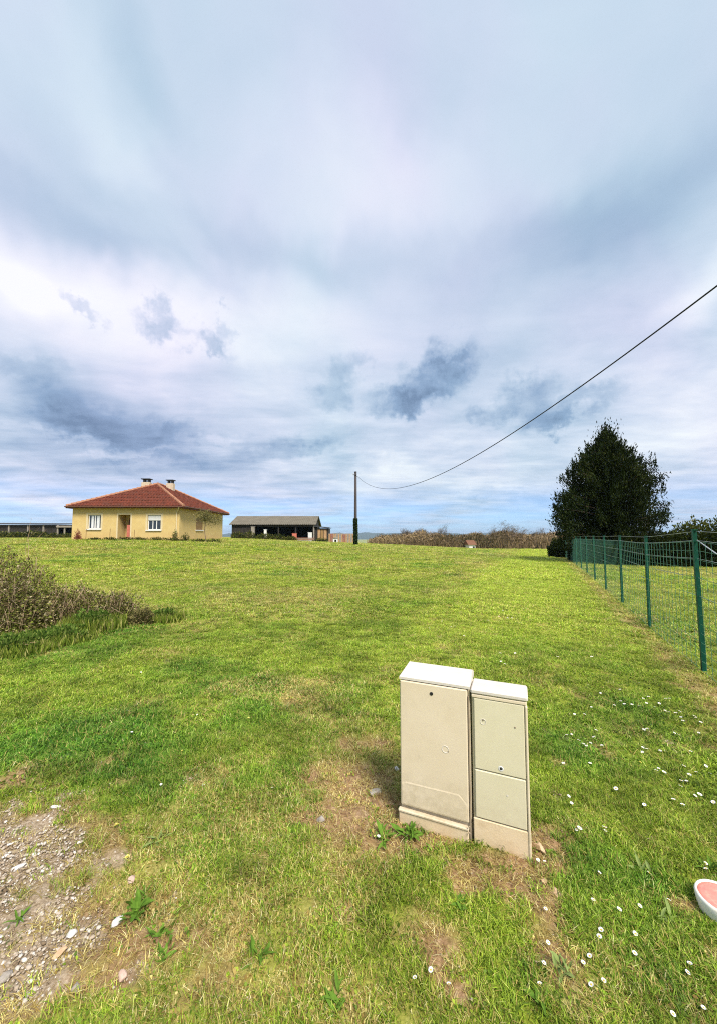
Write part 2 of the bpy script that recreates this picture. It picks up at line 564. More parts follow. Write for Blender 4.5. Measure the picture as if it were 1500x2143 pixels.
def ground_mat():
    m, nt, b, out = base_mat('meadow_ground')
    N, L = nt.nodes.new, nt.links.new
    geo = N('ShaderNodeNewGeometry'); pos = geo.outputs['Position']

    def at(n):
        a = N('ShaderNodeAttribute'); a.attribute_name = n; return a.outputs['Fac']

    def nz(scale, d=6, ro=.65):
        n = N('ShaderNodeTexNoise'); n.inputs['Scale'].default_value = scale; n.inputs['Detail'].default_value = d
        n.inputs['Roughness'].default_value = ro; L(pos, n.inputs['Vector']); return n.outputs['Fac']

    def rp(f, stops):
        r = N('ShaderNodeValToRGB'); setramp(r, stops); L(f, r.inputs[0]); return r.outputs[0]

    def mx(f, a, c):
        q = N('ShaderNodeMix'); q.data_type = 'RGBA'; L(f, q.inputs['Factor']); L(a, q.inputs['A']); L(c, q.inputs['B']); return q.outputs['Result']

    fine = nz(60, 6, .7)
    grass = rp(fine, [(.3, (.12, .135, .015)), (.5, (.25, .275, .03)), (.7, (.40, .41, .07))])
    lushc = rp(fine, [(.3, (.045, .09, .014)), (.5, (.10, .18, .024)), (.7, (.19, .27, .045))])
    dryc = rp(nz(45, 6, .7), [(.3, (.19, .15, .04)), (.5, (.34, .29, .085)), (.7, (.50, .42, .17))])
    soil = rp(nz(35, 8, .7), [(.28, (.11, .062, .03)), (.5, (.27, .165, .085)), (.72, (.48, .34, .20))])
    grav = rp(nz(70, 6, .75), [(.3, (.15, .105, .06)), (.5, (.32, .245, .165)), (.72, (.52, .44, .34))])
    c = mx(at('lush'), grass, lushc)
    c = mx(at('dry'), c, dryc)
    c = mx(at('soil'), c, soil)
    c = mx(at('gravel'), c, grav)
    L(c, b.inputs['Base Color']); b.inputs['Roughness'].default_value = .95; b.inputs['Specular IOR Level'].default_value = .1
    bp = N('ShaderNodeBump'); bp.inputs['Strength'].default_value = .6; bp.inputs['Distance'].default_value = .02
    L(nz(55, 8, .7), bp.inputs['Height']); L(bp.outputs[0], b.inputs['Normal'])
    return m


MT = dict(
    cab=mat('cream_polyester', (.68, .58, .435), (.64, .54, .39), rough=.42, scale=5, bump=.04, bscale=180, spec=.4, dirt=((.42, .36, .25), 14, .58, .80, .35), splash=(.05, .30, (.36, .29, .17), .75, 22)),
    cab2=mat('greenish_cream_polyester', (.655, .60, .435), (.615, .56, .39), rough=.42, scale=5, bump=.04, bscale=180, spec=.4, dirt=((.42, .37, .25), 17, .60, .82, .35), splash=(.05, .34, (.40, .31, .18), .5, 20)),
    cabtop=mat('bleached_cream_plastic', (.62, .575, .515), (.575, .525, .46), rough=.5, scale=9, bump=.05, bscale=150, dirt=((.40, .33, .24), 26, .6, .78, .45)),
    plinth=mat('sandy_cream_base', (.68, .55, .375), (.63, .49, .31), rough=.6, scale=9, bump=.08, bscale=120, dirt=((.40, .26, .13), 12, .54, .78, .5), splash=(-.03, .06, (.30, .18, .09), .6, 30)),
    black=mat('black_plastic', (.02, .02, .02), rough=.5, bump=0),
    seam=mat('seam_brown', (.20, .15, .10), (.30, .24, .17), rough=.8, bump=0),
    render=mat('yellow_render', (.58, .437, .19), (.53, .385, .155), rough=.9, scale=1.6, bump=.15, bscale=25, dirt=((.40, .28, .14), 3.5, .60, .85, .5), splash=(1.0, 2.0, (.52, .27, .13), .55, 2.2)),
    cream=mat('pale_surround', (.62, .52, .33), (.56, .46, .28), rough=.85, bump=0),
    tile=mat('clay_tile', (.17, .045, .026), (.085, .026, .017), rough=.9, spec=.08, scale=3.5, bump=.1, bscale=30, dirt=((.085, .045, .032), 1.1, .45, .7, .6)),
    ridge=mat('pale_ridge_tile', (.44, .23, .14), (.30, .13, .075), rough=.85, scale=5, bump=0),
    fascia=mat('dark_red_fascia', (.15, .045, .028), rough=.7, bump=0),
    gutter=mat('brown_gutter', (.13, .055, .035), rough=.5, bump=0),
    white=mat('white_paint', (.68, .68, .67), (.62, .62, .61), rough=.5, bump=0),
    glass=mat('dark_window_glass', (.02, .026, .035), (.035, .045, .06), rough=.08, bump=0, spec=.6),
    curtain=mat('white_curtain', (.66, .68, .70), (.55, .57, .60), rough=.9, bump=0),
    pink=mat('faded_pink_red', (.52, .17, .12), (.43, .12, .085), rough=.8, bump=0),
    door=mat('brown_wood_door', (.20, .095, .05), (.14, .06, .03), rough=.6, bump=.1),
    shut=mat('brown_shutter', (.30, .19, .08), (.22, .13, .055), rough=.7, bump=0),
    stone=mat('chimney_render', (.60, .50, .38), (.48, .38, .27), rough=.9, bump=.1),
    dark=mat('dark_metal', (.03, .03, .033), (.045, .045, .05), rough=.6, bump=0),
    fibro=mat('weathered_fibre_cement', (.165, .145, .112), (.12, .105, .08), rough=.9, scale=1.2, bump=.1, dirt=((.10, .09, .06), 2.5, .5, .75, .5)),
    darkwood=mat('black_weathered_boards', (.035, .030, .027), (.02, .018, .017), rough=.85, scale=4, bump=.1),
    greywood=mat('grey_weathered_wood', (.30, .27, .24), (.20, .175, .15), rough=.85, scale=5, bump=.1),
    tanwood=mat('tan_plank', (.42, .27, .15), (.31, .185, .095), rough=.85, scale=4, bump=.1),
    redwood=mat('rust_red_plank', (.30, .13, .085), (.21, .085, .055), rough=.85, scale=4, bump=.1),
    pole=mat('creosoted_pole', (.085, .072, .075), (.045, .038, .038), rough=.85, scale=6, bump=.2, stretch=(1, 1, .1)),
    cable=mat('black_cable', (.022, .022, .028), rough=.6, bump=0),
    green=mat('green_powder_coat', (.006, .075, .046), (.004, .052, .031), rough=.5, scale=20, bump=0, spec=.2),
    wire=mat('green_grey_wire', (.10, .27, .20), (.06, .20, .145), rough=.4, bump=0, spec=.5),
    zinc=mat('galvanised_wire', (.55, .56, .56), rough=.35, bump=0, metal=.5),
    bark=mat('grey_brown_bark', (.14, .105, .075), (.07, .052, .038), rough=.95, scale=12, bump=.4),
    twig=mat('bare_brown_twig', (.20, .145, .10), (.115, .08, .058), rough=.95, scale=20, bump=0),
    cane=mat('dead_bramble_cane', (.42, .31, .20), (.20, .13, .075), rough=.9, scale=15, bump=0),
    marker_w=mat('white_marker_body', (.78, .77, .70), (.70, .70, .60), rough=.55, scale=12, bump=.05, dirt=((.45, .42, .30), 25, .55, .8, .5)),
    marker_p=mat('faded_pink_cap', (.74, .20, .17), (.68, .27, .21), rough=.6, scale=22, bump=.1, dirt=((.70, .50, .38), 30, .5, .75, .6)),
    petal=mat('white_petal', (.74, .74, .72), (.66, .66, .66), rough=.7, bump=0),
    yolk=mat('yellow_disc', (.62, .42, .04), rough=.8, bump=0),
    yellow=mat('pale_yellow_petal', (.80, .74, .22), (.72, .62, .12), rough=.7, bump=0),
    stem=mat('green_stem', (.09, .18, .04), rough=.7, bump=0),
    st_tan=mat('sandstone', (.56, .40, .25), (.44, .29, .17), rough=.9, scale=20, bump=.4, bscale=60),
    st_white=mat('pale_limestone', (.66, .63, .60), (.50, .47, .44), rough=.9, scale=25, bump=.3, bscale=60),
    st_grey=mat('grey_stone', (.40, .36, .31), (.25, .215, .18), rough=.9, scale=25, bump=.4, bscale=60),
    st_pink=mat('pinkish_stone', (.56, .40, .33), (.42, .29, .23), rough=.9, scale=25, bump=.3, bscale=60),
    hill=mat('far_wooded_hill', (.060, .075, .045), (.035, .05, .03), rough=1, scale=.004, bump=0),
)
GRASS = grass_mat()
GROUND = ground_mat()
LEAF_DARK = tint_mat('dark_evergreen_needles', [(0, (.005, .009, .003)), (.5, (.015, .024, .007)), (.85, (.040, .052, .014)), (1, (.10, .10, .03))], .10, .8, .04)
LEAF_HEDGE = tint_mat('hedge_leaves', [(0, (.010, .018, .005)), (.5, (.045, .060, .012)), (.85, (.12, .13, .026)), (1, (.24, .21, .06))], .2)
LEAF_GREEN = tint_mat('bright_green_leaves', [(0, (.03, .065, .010)), (.5, (.095, .17, .025)), (1, (.24, .31, .07))], .3)
LEAF_BRAM = tint_mat('bramble_leaves', [(0, (.03, .035, .010)), (.2, (.12, .09, .04)), (.36, (.24, .17, .09)), (.46, (.13, .165, .03)), (.76, (.22, .25, .045)), (.88, (.38, .33, .13)), (1, (.62, .52, .36))], .2, .8)
LEAF_GRASSY = tint_mat('long_grass_blades', [(0, (.06, .095, .012)), (.5, (.17, .24, .03)), (.8, (.30, .34, .06)), (1, (.50, .45, .17))], .3)
LEAF_OLIVE = tint_mat('olive_leaves', [(0, (.07, .075, .025)), (.5, (.17, .16, .06)), (1, (.34, .28, .12))], .3)
LEAF_WOOD = tint_mat('brown_winter_twigs', [(0, (.05, .05, .018)), (.25, (.13, .095, .05)), (.5, (.22, .155, .095)), (.68, (.27, .20, .11)), (.85, (.27, .205, .075)), (1, (.42, .33, .22))], .1, .95)
LEAF_RED = tint_mat('reddish_leaves', [(0, (.20, .05, .04)), (1, (.36, .13, .09))], .2)
IVY = tint_mat('ivy_leaves', [(0, (.008, .018, .006)), (.6, (.025, .05, .014)), (1, (.07, .10, .03))], .15)
PEBBLE = tint_mat('mixed_gravel', [(0, (.11, .08, .05)), (.25, (.25, .185, .12)), (.5, (.38, .31, .235)), (.75, (.50, .445, .38)), (1, (.68, .65, .61))], 0, .9)

# ------------------------------------------------------------------ what grows where (from the photo's own patches)


def ell(px, py, rx, ry, amp=1.0):
    c = G(px, py)
    wx = rx / F * c[1]
    a, b = G(px, max(py - ry, 1165 if py > 1175 else py - ry)), G(px, min(py + ry, 2600))
    wy = max(.5 * abs(a[1] - b[1]), .02)
    return (c[0], c[1], wx, wy, amp)


SOIL = [ell(725, 1635, 80, 55, .95), ell(795, 1690, 75, 50, 1.1), ell(690, 1715, 75, 45, .85), ell(750, 1745, 70, 30, .8), ell(640, 1590, 40, 25, .4), ell(560, 1800, 100, 30, .4), ell(740, 1900, 140, 50, .5), ell(1000, 2060, 150, 50, .45), ell(925, 1765, 80, 28, 1.0),
        ell(1020, 1830, 110, 40, 1.0), ell(1148, 1800, 40, 60, .85), ell(1150, 1880, 34, 40, .9), ell(1165, 2000, 40, 25, .6),
        ell(780, 1545, 60, 30, .3), ell(1480, 1450, 40, 25, .6), ell(200, 1640, 120, 30, .35), ell(60, 1650, 90, 30, .6),
        ell(620, 2060, 160, 60, .45), ell(820, 1960, 160, 80, .4), ell(430, 2100, 120, 50, .5), ell(1460, 1990, 30, 25, .4),
        ell(350, 2010, 130, 90, .6), ell(200, 1930, 130, 110, .7), ell(200, 1790, 90, 70, .55), ell(130, 2090, 160, 60, .6),
        ell(1310, 2060, 60, 20, .3), ell(1380, 1870, 60, 22, .35)]
GRAV = [ell(15, 1800, 75, 75, 1.1), ell(70, 1920, 95, 80, 1.0), ell(20, 1985, 120, 90, 1.1), ell(40, 2090, 90, 70, .9),
        ell(115, 1705, 40, 30, .7), ell(160, 1960, 70, 50, .7), ell(-120, 1900, 180, 220, 1.3), ell(-250, 2050, 250, 300, 1.3), ell(190, 2080, 60, 40, .35)]
DRY = [ell(650, 2080, 420, 110, .62), ell(1180, 2050, 200, 120, .42), ell(760, 1640, 120, 100, .7), ell(330, 1780, 120, 70, .4), ell(600, 1455, 150, 35, .35), ell(720, 1520, 120, 50, .35), ell(520, 1700, 200, 60, .30), ell(300, 1850, 130, 70, .55),
       ell(250, 2000, 200, 120, .6), ell(600, 1960, 300, 120, .40), ell(900, 1960, 200, 150, .35), ell(1250, 1700, 120, 40, .35),
       ell(1380, 1760, 90, 30, .35), ell(200, 1480, 120, 16, .30), ell(60, 1630, 120, 30, .5), ell(330, 1310, 60, 16, .35),
       ell(150, 1370, 160, 16, .3), ell(500, 1290, 160, 20, .22), ell(980, 1300, 80, 20, .15), ell(1330, 1530, 70, 20, .2),
       ell(1200, 1990, 90, 90, .3), ell(1420, 2060, 80, 60, .25), ell(700, 1230, 200, 20, .25), ell(400, 1600, 80, 14, .25)]
LUSH = [ell(250, 1520, 260, 70, .75), ell(470, 1610, 110, 50, .85), ell(260, 1610, 90, 30, .7), ell(400, 1430, 200, 30, .5), ell(300, 1660, 60, 25, .7),
        ell(1190, 1560, 70, 40, .55), ell(1060, 1350, 110, 25, .4), ell(1320, 1480, 100, 30, .35), ell(850, 1740, 55, 25, .9), ell(40, 1370, 140, 26, .8),
        ell(230, 1310, 120, 20, .8), ell(1210, 1790, 60, 60, .5), ell(1330, 1830, 60, 40, .6), ell(1120, 2080, 60, 40, .6), ell(285, 1915, 50, 40, .8),
        ell(340, 1985, 60, 60, .5), ell(1060, 1170, 40, 14, .7), ell(1480, 1330, 80, 60, .5), ell(600, 2110, 120, 30, .4), ell(1350, 2050, 60, 50, .4)]
FP0, FP1 = G(1470, 1408), G(1357, 1313)          # the feet of the two nearest fence posts
FDIR = (FP1 - FP0)[:2]
FSTEP = float(np.linalg.norm(FDIR)); FDIR = FDIR / FSTEP


def blobs(L, x, y):
    v = np.zeros_like(x)
    for cx, cy, wx, wy, a in L:
        q = ((x - cx) / wx) ** 2 + ((y - cy) / wy) ** 2
        v = np.maximum(v, a * np.exp(-q * .7))
    return v


def masks(x, y):
    x = np.asarray(x, float); y = np.asarray(y, float)
    r = np.hypot(x, y)
    wx = x + (fbm(x, y, 3.0, 20, 3) - .5) * .22 * np.minimum(r / 2, 3); wy = y + (fbm(x, y, 3.0, 30, 3) - .5) * .22 * np.minimum(r / 2, 3)
    n1 = fbm(x, y, 5.0, 40, 4); n2 = fbm(x, y, 1.3, 50, 4); n3 = fbm(x, y, .25, 60, 3)
    soil = smooth(.24, .66, blobs(SOIL, wx, wy) * 1.2 + (n1 - .5) * 1.3)
    grav = smooth(.30, .85, blobs(GRAV, wx, wy) + (fbm(x, y, 7.0, 44, 4) - .5) * 1.7)
    soil = np.maximum(soil, smooth(.10, .45, blobs(GRAV, wx, wy) + (n1 - .5) * 1.0) * .8)
    lush = np.clip(blobs(LUSH, wx, wy) + (fbm(x, y, 1.6, 55, 4) - .5) * 1.3, 0, 1)
    near = 1 - smooth(7, 16, r)
    lush = np.clip(lush * .95 + near * .26, 0, 1)
    lush = np.maximum(lush, smooth(.60, .74, fbm(x * .6, y * 1.6, .9, 130, 3)) * .8 * smooth(7, 14, r))
    dry = np.clip(blobs(DRY, wx, wy) * 1.15 + (n2 - .5) * .9 + (n1 - .5) * .8 - .06, 0, 1)
    field = smooth(5.6, 9.5, r + (n2 - .5) * 3)
    dry = np.maximum(dry, field * np.clip(.30 + (n2 - .5) * 1.1 + (n3 - .5) * .7, 0, .75))
    # the yellowed, edged strip under the fence
    ax, ay = x - FP0[0], y - FP0[1]
    side = ax * FDIR[1] - ay * FDIR[0]
    strip = np.exp(-((side + .18 + (n1 - .5) * .25) / .16) ** 2) * (ay + 3 > 0) * (ay < 28)
    dry = np.maximum(dry, strip * (.45 + .6 * n2))
    soil = np.maximum(soil, strip * smooth(.5, .72, n1 + .05) * .8)
    # the mown lane beside the fence is evenly green
    wob = (n2 - .5) * .9
    lane = smooth(-4.0, -3.2, side + wob) * (1 - smooth(-.6, -.2, side)) * smooth(3.5, 6.5, y)
    dry = dry * (1 - .8 * lane) + .05 * lane; lush = lush * (1 - .8 * lane) + .06 * lane
    return dict(soil=soil, gravel=grav, lush=lush, dry=dry, lane=lane)


# ------------------------------------------------------------------ ground


def build_ground():
    rad = [.0]; r = .25
    while r < 9000: rad.append(r); r *= 1.021 if r < 80 else 1.06
    rad = np.array(rad[1:])
    front = np.radians(np.linspace(-66, 66, 420)); back = np.radians(np.linspace(66, 294, 70))[1:-1]
    th = np.concatenate([front, back]); nt_, nr = len(th), len(rad)
    T, Rr = np.meshgrid(th, rad)
    X, Y = Rr * np.sin(T), Rr * np.cos(T)
    m = masks(X.ravel(), Y.ravel())
    Z = H(X, Y)
    near = 1 - smooth(5, 10, Rr)
    soil = np.maximum(m['soil'], m['gravel']).reshape(Z.shape)
    Z = Z + near * (soil * ((fbm(X, Y, 22, 70, 3) - .5) * .035 - .008) + (fbm(X, Y, 6, 75, 3) - .5) * .035)
    V = np.stack([X.ravel(), Y.ravel(), Z.ravel()], 1)
    V = np.vstack([V, [[0, 0, float(H(0., 0.))]]])
    i = np.arange(nr - 1)[:, None] * nt_; k = np.arange(nt_)[None, :]; k2 = (k + 1) % nt_
    Q = np.stack([(i + k).ravel(), (i + k2).ravel(), (i + nt_ + k2).ravel(), (i + nt_ + k).ravel()], 1)[:, ::-1]
    c = len(V) - 1
    kk = np.arange(nt_ - 1)
    tri = np.stack([np.full(nt_, c), np.arange(nt_), (np.arange(nt_) + 1) % nt_, (np.arange(nt_) + 1) % nt_], 1)
    at = {k: ('POINT', np.append(v, 0)) for k, v in m.items()}
    me = np_mesh('meadow_ground', V, Q, GROUND, at, smoothf=True)
    o = bpy.data.objects.new('meadow_ground', me); COL.objects.link(o)
    o['kind'] = 'structure'
    return o


build_ground()

# far blue hills
def build_hills():
    n = 240; az = np.radians(np.linspace(-75, 75, n)); V = []; Q = []
    for j, (dist, base) in enumerate(((3600, -60), (3900, 8), (4300, 26), (5200, -60))):
        for a in az:
            w = fbm(np.array([a * 40]), np.array([j * 3.0]), .8, 80, 4)[0]
            top = base + (w - .5) * (60 if base > 0 else 0)
            V.append((dist * math.sin(a), dist * math.cos(a), top))
    for j in range(3):
        for i in range(n - 1):
            Q.append((j * n + i, j * n + i + 1, (j + 1) * n + i + 1, (j + 1) * n + i))
    me = np_mesh('hills', np.array(V), np.array(Q), MT['hill'], smoothf=True)
    o = bpy.data.objects.new('hills', me); COL.objects.link(o); o['kind'] = 'structure'


build_hills()

# ------------------------------------------------------------------ grass


def tuft(name, n, rad_, h, w, kind):
    V, Q, t1, t2 = [], [], [], []
    for i in range(n):
        a, rr = random.random() * 2 * math.pi, rad_ * math.sqrt(random.random())
        bx, by = rr * math.cos(a), rr * math.sin(a)
        la = random.random() * 2 * math.pi
        if kind == 'blade':
            hh = h * random.uniform(.35, 1.15); lean = hh * random.uniform(.3, 1.9); ww = w * random.uniform(.7, 1.2)
        elif kind == 'straw':
            hh = h * random.uniform(.1, .5); lean = h * random.uniform(1.0, 2.2); ww = w * random.uniform(.6, 1.1)
        else:
            hh = h * random.uniform(.35, .9); lean = h * random.uniform(.4, .9); ww = w * random.uniform(.8, 1.3)
        dx, dy = math.cos(la), math.sin(la)
        sa = la + math.pi / 2 + random.uniform(-.6, .6)
        sx, sy = math.cos(sa) * ww / 2, math.sin(sa) * ww / 2
        b = len(V)
        if kind == 'leaf':
            pts = [(bx, by, 0), (bx + dx * lean * .5 - sx, by + dy * lean * .5 - sy, hh * .8), (bx + dx * lean, by + dy * lean, hh * .95),
                   (bx + dx * lean * .5 + sx, by + dy * lean * .5 + sy, hh * .8)]
            V += pts; Q += [(b, b + 1, b + 2, b + 3)]; k = 4
        else:
            mx, my = bx + dx * lean * .35, by + dy * lean * .35
            pts = [(bx - sx, by - sy, -.004), (bx + sx, by + sy, -.004), (mx + sx * .75, my + sy * .75, hh * .62), (mx - sx * .75, my - sy * .75, hh * .62),
                   (bx + dx * lean + sx * .12, by + dy * lean + sy * .12, hh), (bx + dx * lean - sx * .12, by + dy * lean - sy * .12, hh)]
            V += pts; Q += [(b, b + 1, b + 2, b + 3), (b + 3, b + 2, b + 4, b + 5)]; k = 6
        t1 += [random.random() * (1 if kind != 'leaf' else .8)] * k; t2 += [random.random() if kind != 'straw' else -1.0] * k
    return np_mesh(name, V, Q, GRASS, {'tint': ('POINT', t1), 'tint2': ('POINT', t2)})


def build_grass():
    kit = bpy.data.collections.new('grass_kit')
    specs = [('blade', 40, .045, .026, .0036), ('blade', 40, .05, .021, .0034), ('blade', 28, .04, .034, .0038), ('blade', 44, .05, .017, .0036),
             ('leaf', 20, .04, .018, .011), ('straw', 18, .05, .024, .0028), ('straw', 14, .05, .032, .0034)]
    for i, (k, n, rr, h, w) in enumerate(specs):
        o = bpy.data.objects.new('tuft_%02d' % i, tuft('tuft', n, rr, h, w, k)); kit.objects.link(o)

    def scatter(r0, r1, dens, scl, zs, half=61):
        n = int(dens * (math.radians(2 * half) / 2) * (r1 * r1 - r0 * r0))
        r = np.sqrt(RNG.random(n) * (r1 * r1 - r0 * r0) + r0 * r0); a = np.radians((RNG.random(n) * 2 - 1) * half)
        x, y = r * np.sin(a), r * np.cos(a)
        return x, y, np.full(n, scl), np.full(n, zs)

    sets = [scatter(.9, 3.2, 1900, .85, .95, 88), scatter(3.2, 7, 640, 1.3, 1.1, 82), scatter(7, 14, 190, 2.2, 1.4, 70), scatter(14, 27, 64, 3.6, 2.1), scatter(27, 50, 20, 6.0, 3.2)]
    x, y, sc, zs = (np.concatenate(q) for q in zip(*sets))
    m = masks(x, y)
    n = len(x)
    clump = fbm(x, y, 9, 90, 3)
    bare = np.clip(np.maximum(m['soil'] * .84, m['gravel'] * .93), 0, 1)
    keep = RNG.random(n) > bare
    idx = RNG.integers(0, 4, n)
    u = RNG.random(n); near = np.hypot(x, y) < 9
    idx = np.where((u < .16 + .26 * m['lush']) & near & (clump > .38), 4, idx)
    idx = np.where((u > 1 - .30 * m['dry'] - .35 * m['soil']) & near, RNG.integers(5, 7, n), idx)
    straw_extra = (RNG.random(n) < .34) & near & (m['soil'] + m['gravel'] > .25)
    idx = np.where(straw_extra, RNG.integers(5, 7, n), idx); keep |= straw_extra & (RNG.random(n) > m['gravel'] * .8)
    hs = .30 + .9 * clump + .35 * m['lush']
    x, y, sc, zs, idx, hs = (q[keep] for q in (x, y, sc, zs, idx, hs))
    dry, lush = m['dry'][keep], m['lush'][keep]
    n = len(x)
    me = bpy.data.meshes.new('meadow_grass')
    z = H(x, y) + (1 - smooth(5, 10, np.hypot(x, y))) * (fbm(x, y, 6, 75, 3) - .5) * .035 - .003
    me.vertices.add(n); me.vertices.foreach_set('co', np.stack([x, y, z], 1).astype(np.float32).ravel())

    def at(nm, ty, val, key):
        a = me.attributes.new(nm, ty, 'POINT'); a.data.foreach_set(key, np.ascontiguousarray(val).ravel())

    rot = np.stack([RNG.normal(0, .10, n), RNG.normal(0, .10, n), RNG.random(n) * 6.283], 1).astype(np.float32)
    rs = RNG.uniform(.8, 1.2, n)
    scl = np.stack([sc * rs, sc * rs, zs * hs * rs], 1).astype(np.float32)
    at('rot', 'FLOAT_VECTOR', rot, 'vector'); at('scl', 'FLOAT_VECTOR', scl, 'vector'); at('vid', 'INT', idx.astype(np.int32), 'value')
    at('dry', 'FLOAT', np.clip(dry * .85 + .05, 0, .92).astype(np.float32), 'value'); at('lush', 'FLOAT', lush.astype(np.float32), 'value')
    at('vigour', 'FLOAT', np.clip(1.06 + (fbm(x, y, 4.5, 120, 4) - .5) * 1.1 + RNG.normal(0, .16, n) + .10 * smooth(6, 16, np.hypot(x, y)) + .34 * m['lane'][keep], .45, 1.65).astype(np.float32), 'value')
    o = bpy.data.objects.new('meadow_grass', me); COL.objects.link(o)
    o['kind'] = 'stuff'
    ng = bpy.data.node_groups.new('grass_scatter', 'GeometryNodeTree')
    ng.interface.new_socket('Geometry', in_out='INPUT', socket_type='NodeSocketGeometry')
    ng.interface.new_socket('Geometry', in_out='OUTPUT', socket_type='NodeSocketGeometry')
    N, L = ng.nodes.new, ng.links.new
    gi, go = N('NodeGroupInput'), N('NodeGroupOutput')
    iop = N('GeometryNodeInstanceOnPoints'); ci = N('GeometryNodeCollectionInfo')
    ci.inputs['Collection'].default_value = kit; ci.inputs['Separate Children'].default_value = True; ci.inputs['Reset Children'].default_value = True

    def na(nm, ty):
        q = N('GeometryNodeInputNamedAttribute'); q.data_type = ty; q.inputs['Name'].default_value = nm
        return q.outputs['Attribute']

    L(gi.outputs[0], iop.inputs['Points']); L(ci.outputs[0], iop.inputs['Instance'])
    iop.inputs['Pick Instance'].default_value = True
    L(na('vid', 'INT'), iop.inputs['Instance Index']); L(na('scl', 'FLOAT_VECTOR'), iop.inputs['Scale'])
    e = N('FunctionNodeEulerToRotation'); L(na('rot', 'FLOAT_VECTOR'), e.inputs[0]); L(e.outputs[0], iop.inputs['Rotation'])
    L(iop.outputs[0], go.inputs[0])
    md = o.modifiers.new('scatter', 'NODES'); md.node_group = ng
    print('grass tufts', n)


build_grass()

# ------------------------------------------------------------------ foliage builders


def rand_dirs(n):
    v = RNG.normal(size=(n, 3)); return v / np.linalg.norm(v, axis=1)[:, None]


def leaves(name, C, D, length, width, m, parent=None, off=None, tint=None, jitter=.5):
    """one small diamond face per leaf: centres C, growing directions D"""
    n = len(C)
    D = D + rand_dirs(n) * jitter; D /= np.linalg.norm(D, axis=1)[:, None] + 1e-9
    Sd = np.cross(D, rand_dirs(n)); Sd /= np.linalg.norm(Sd, axis=1)[:, None] + 1e-9
    L_ = length * RNG.uniform(.6, 1.3, n)[:, None]; W_ = width * RNG.uniform(.6, 1.3, n)[:, None]
    V = np.stack([C - D * L_ / 2, C + Sd * W_ / 2, C + D * L_ / 2, C - Sd * W_ / 2], 1).reshape(-1, 3)
    Q = np.arange(4 * n).reshape(n, 4)
    t = RNG.random(n) if tint is None else np.clip(tint + RNG.normal(0, .12, n), 0, 1)
    off = rootloc(parent) if parent is not None else off
    me = np_mesh(name, V, Q, m, {'tint': ('FACE', t)}, off=off)
    return part(name, me, m, parent) if parent is not None else me


def bush(name, label, cat, base, rx, ry, h, n, ll, lw, m, group=None, stems=10, tint=None, lump=.5, sm=None, up=.5):
    base = np.array(base, float)
    t = thing(name, label, cat, base, group)
    seed = int(abs(base[0] * 13 + base[1] * 7)) % 90 + 100
    d = rand_dirs(n); d[:, 2] = np.abs(d[:, 2])
    lum = 1 - lump + lump * 1.6 * fbm(d[:, 0] * 2 + d[:, 2], d[:, 1] * 2 + d[:, 2] * 2, 1.6, seed, 3)
    r = RNG.random(n) ** .38 * lum
    C = base + d * r[:, None] * np.array([rx, ry, h]) + np.array([0, 0, .02])
    leaves('foliage', C, d + np.array([0, 0, up]), ll, lw, m, t, tint=None if tint is None else tint(C - base))
    mb = MB()
    for i in range(stems):
        a = random.random() * 6.283; q = random.uniform(.3, .95)
        e = base + np.array([rx * q * math.cos(a), ry * q * math.sin(a), h * random.uniform(.5, 1.0) * (1 - q * .5)])
        midp = base * .5 + e * .5 + np.array([0, 0, h * .2])
        mb.tube([base + np.array([math.cos(a) * rx * .15, math.sin(a) * ry * .15, -.03]), midp, e], [ll * .12 + .004, ll * .08 + .003, .002], 4)
    part('stem', mb, sm or MT['twig'], t)
    return t


def branches(mb, p, d, L_, r, depth, tips, spread=.55, upb=.12, nseg=3):
    pts = [p.copy()]; rs = [r]
    for i in range(nseg):
        d = d + np.array([random.gauss(0, .13), random.gauss(0, .13), random.gauss(0, .08) + upb * .3]); d /= np.linalg.norm(d)
        p = p + d * L_ / nseg; pts.append(p.copy()); rs.append(r * (1 - .45 * (i + 1) / nseg))
    mb.tube(pts, rs, 5 if depth > 2 else 3, cap=False)
    if depth <= 0:
        tips.append((p.copy(), d.copy())); return
    for k in range(random.choice((2, 3, 3))):
        nd = d + np.array([random.gauss(0, spread), random.gauss(0, spread), random.gauss(0, spread * .7) + upb]); nd /= np.linalg.norm(nd)
        q = pts[random.choice((-1, -1, -2))]
        branches(mb, np.array(q), nd, L_ * random.uniform(.62, .85), r * .55, depth - 1, tips, spread, upb, nseg)


# ------------------------------------------------------------------ the yellow bungalow
HD = 32.6
HX0, HX1, HYB = xat(150, HD), xat(375, HD), 43.0
HZ0, HZE = 1.00, zat(1061, HD)


def wall_grid(mb, a0, a1, z0, z1, holes, put):
    """wall panel with openings: cells of a grid that lie outside every hole"""
    As = sorted({a0, a1, *[h[0] for h in holes], *[h[1] for h in holes]}); Zs = sorted({z0, z1, *[h[2] for h in holes], *[h[3] for h in holes]})
    for i in range(len(As) - 1):
        for j in range(len(Zs) - 1):
            ca, cz = (As[i] + As[i + 1]) / 2, (Zs[j] + Zs[j + 1]) / 2
            if any(h[0] < ca < h[1] and h[2] < cz < h[3] for h in holes): continue
            put(mb, As[i], As[i + 1], Zs[j], Zs[j + 1])


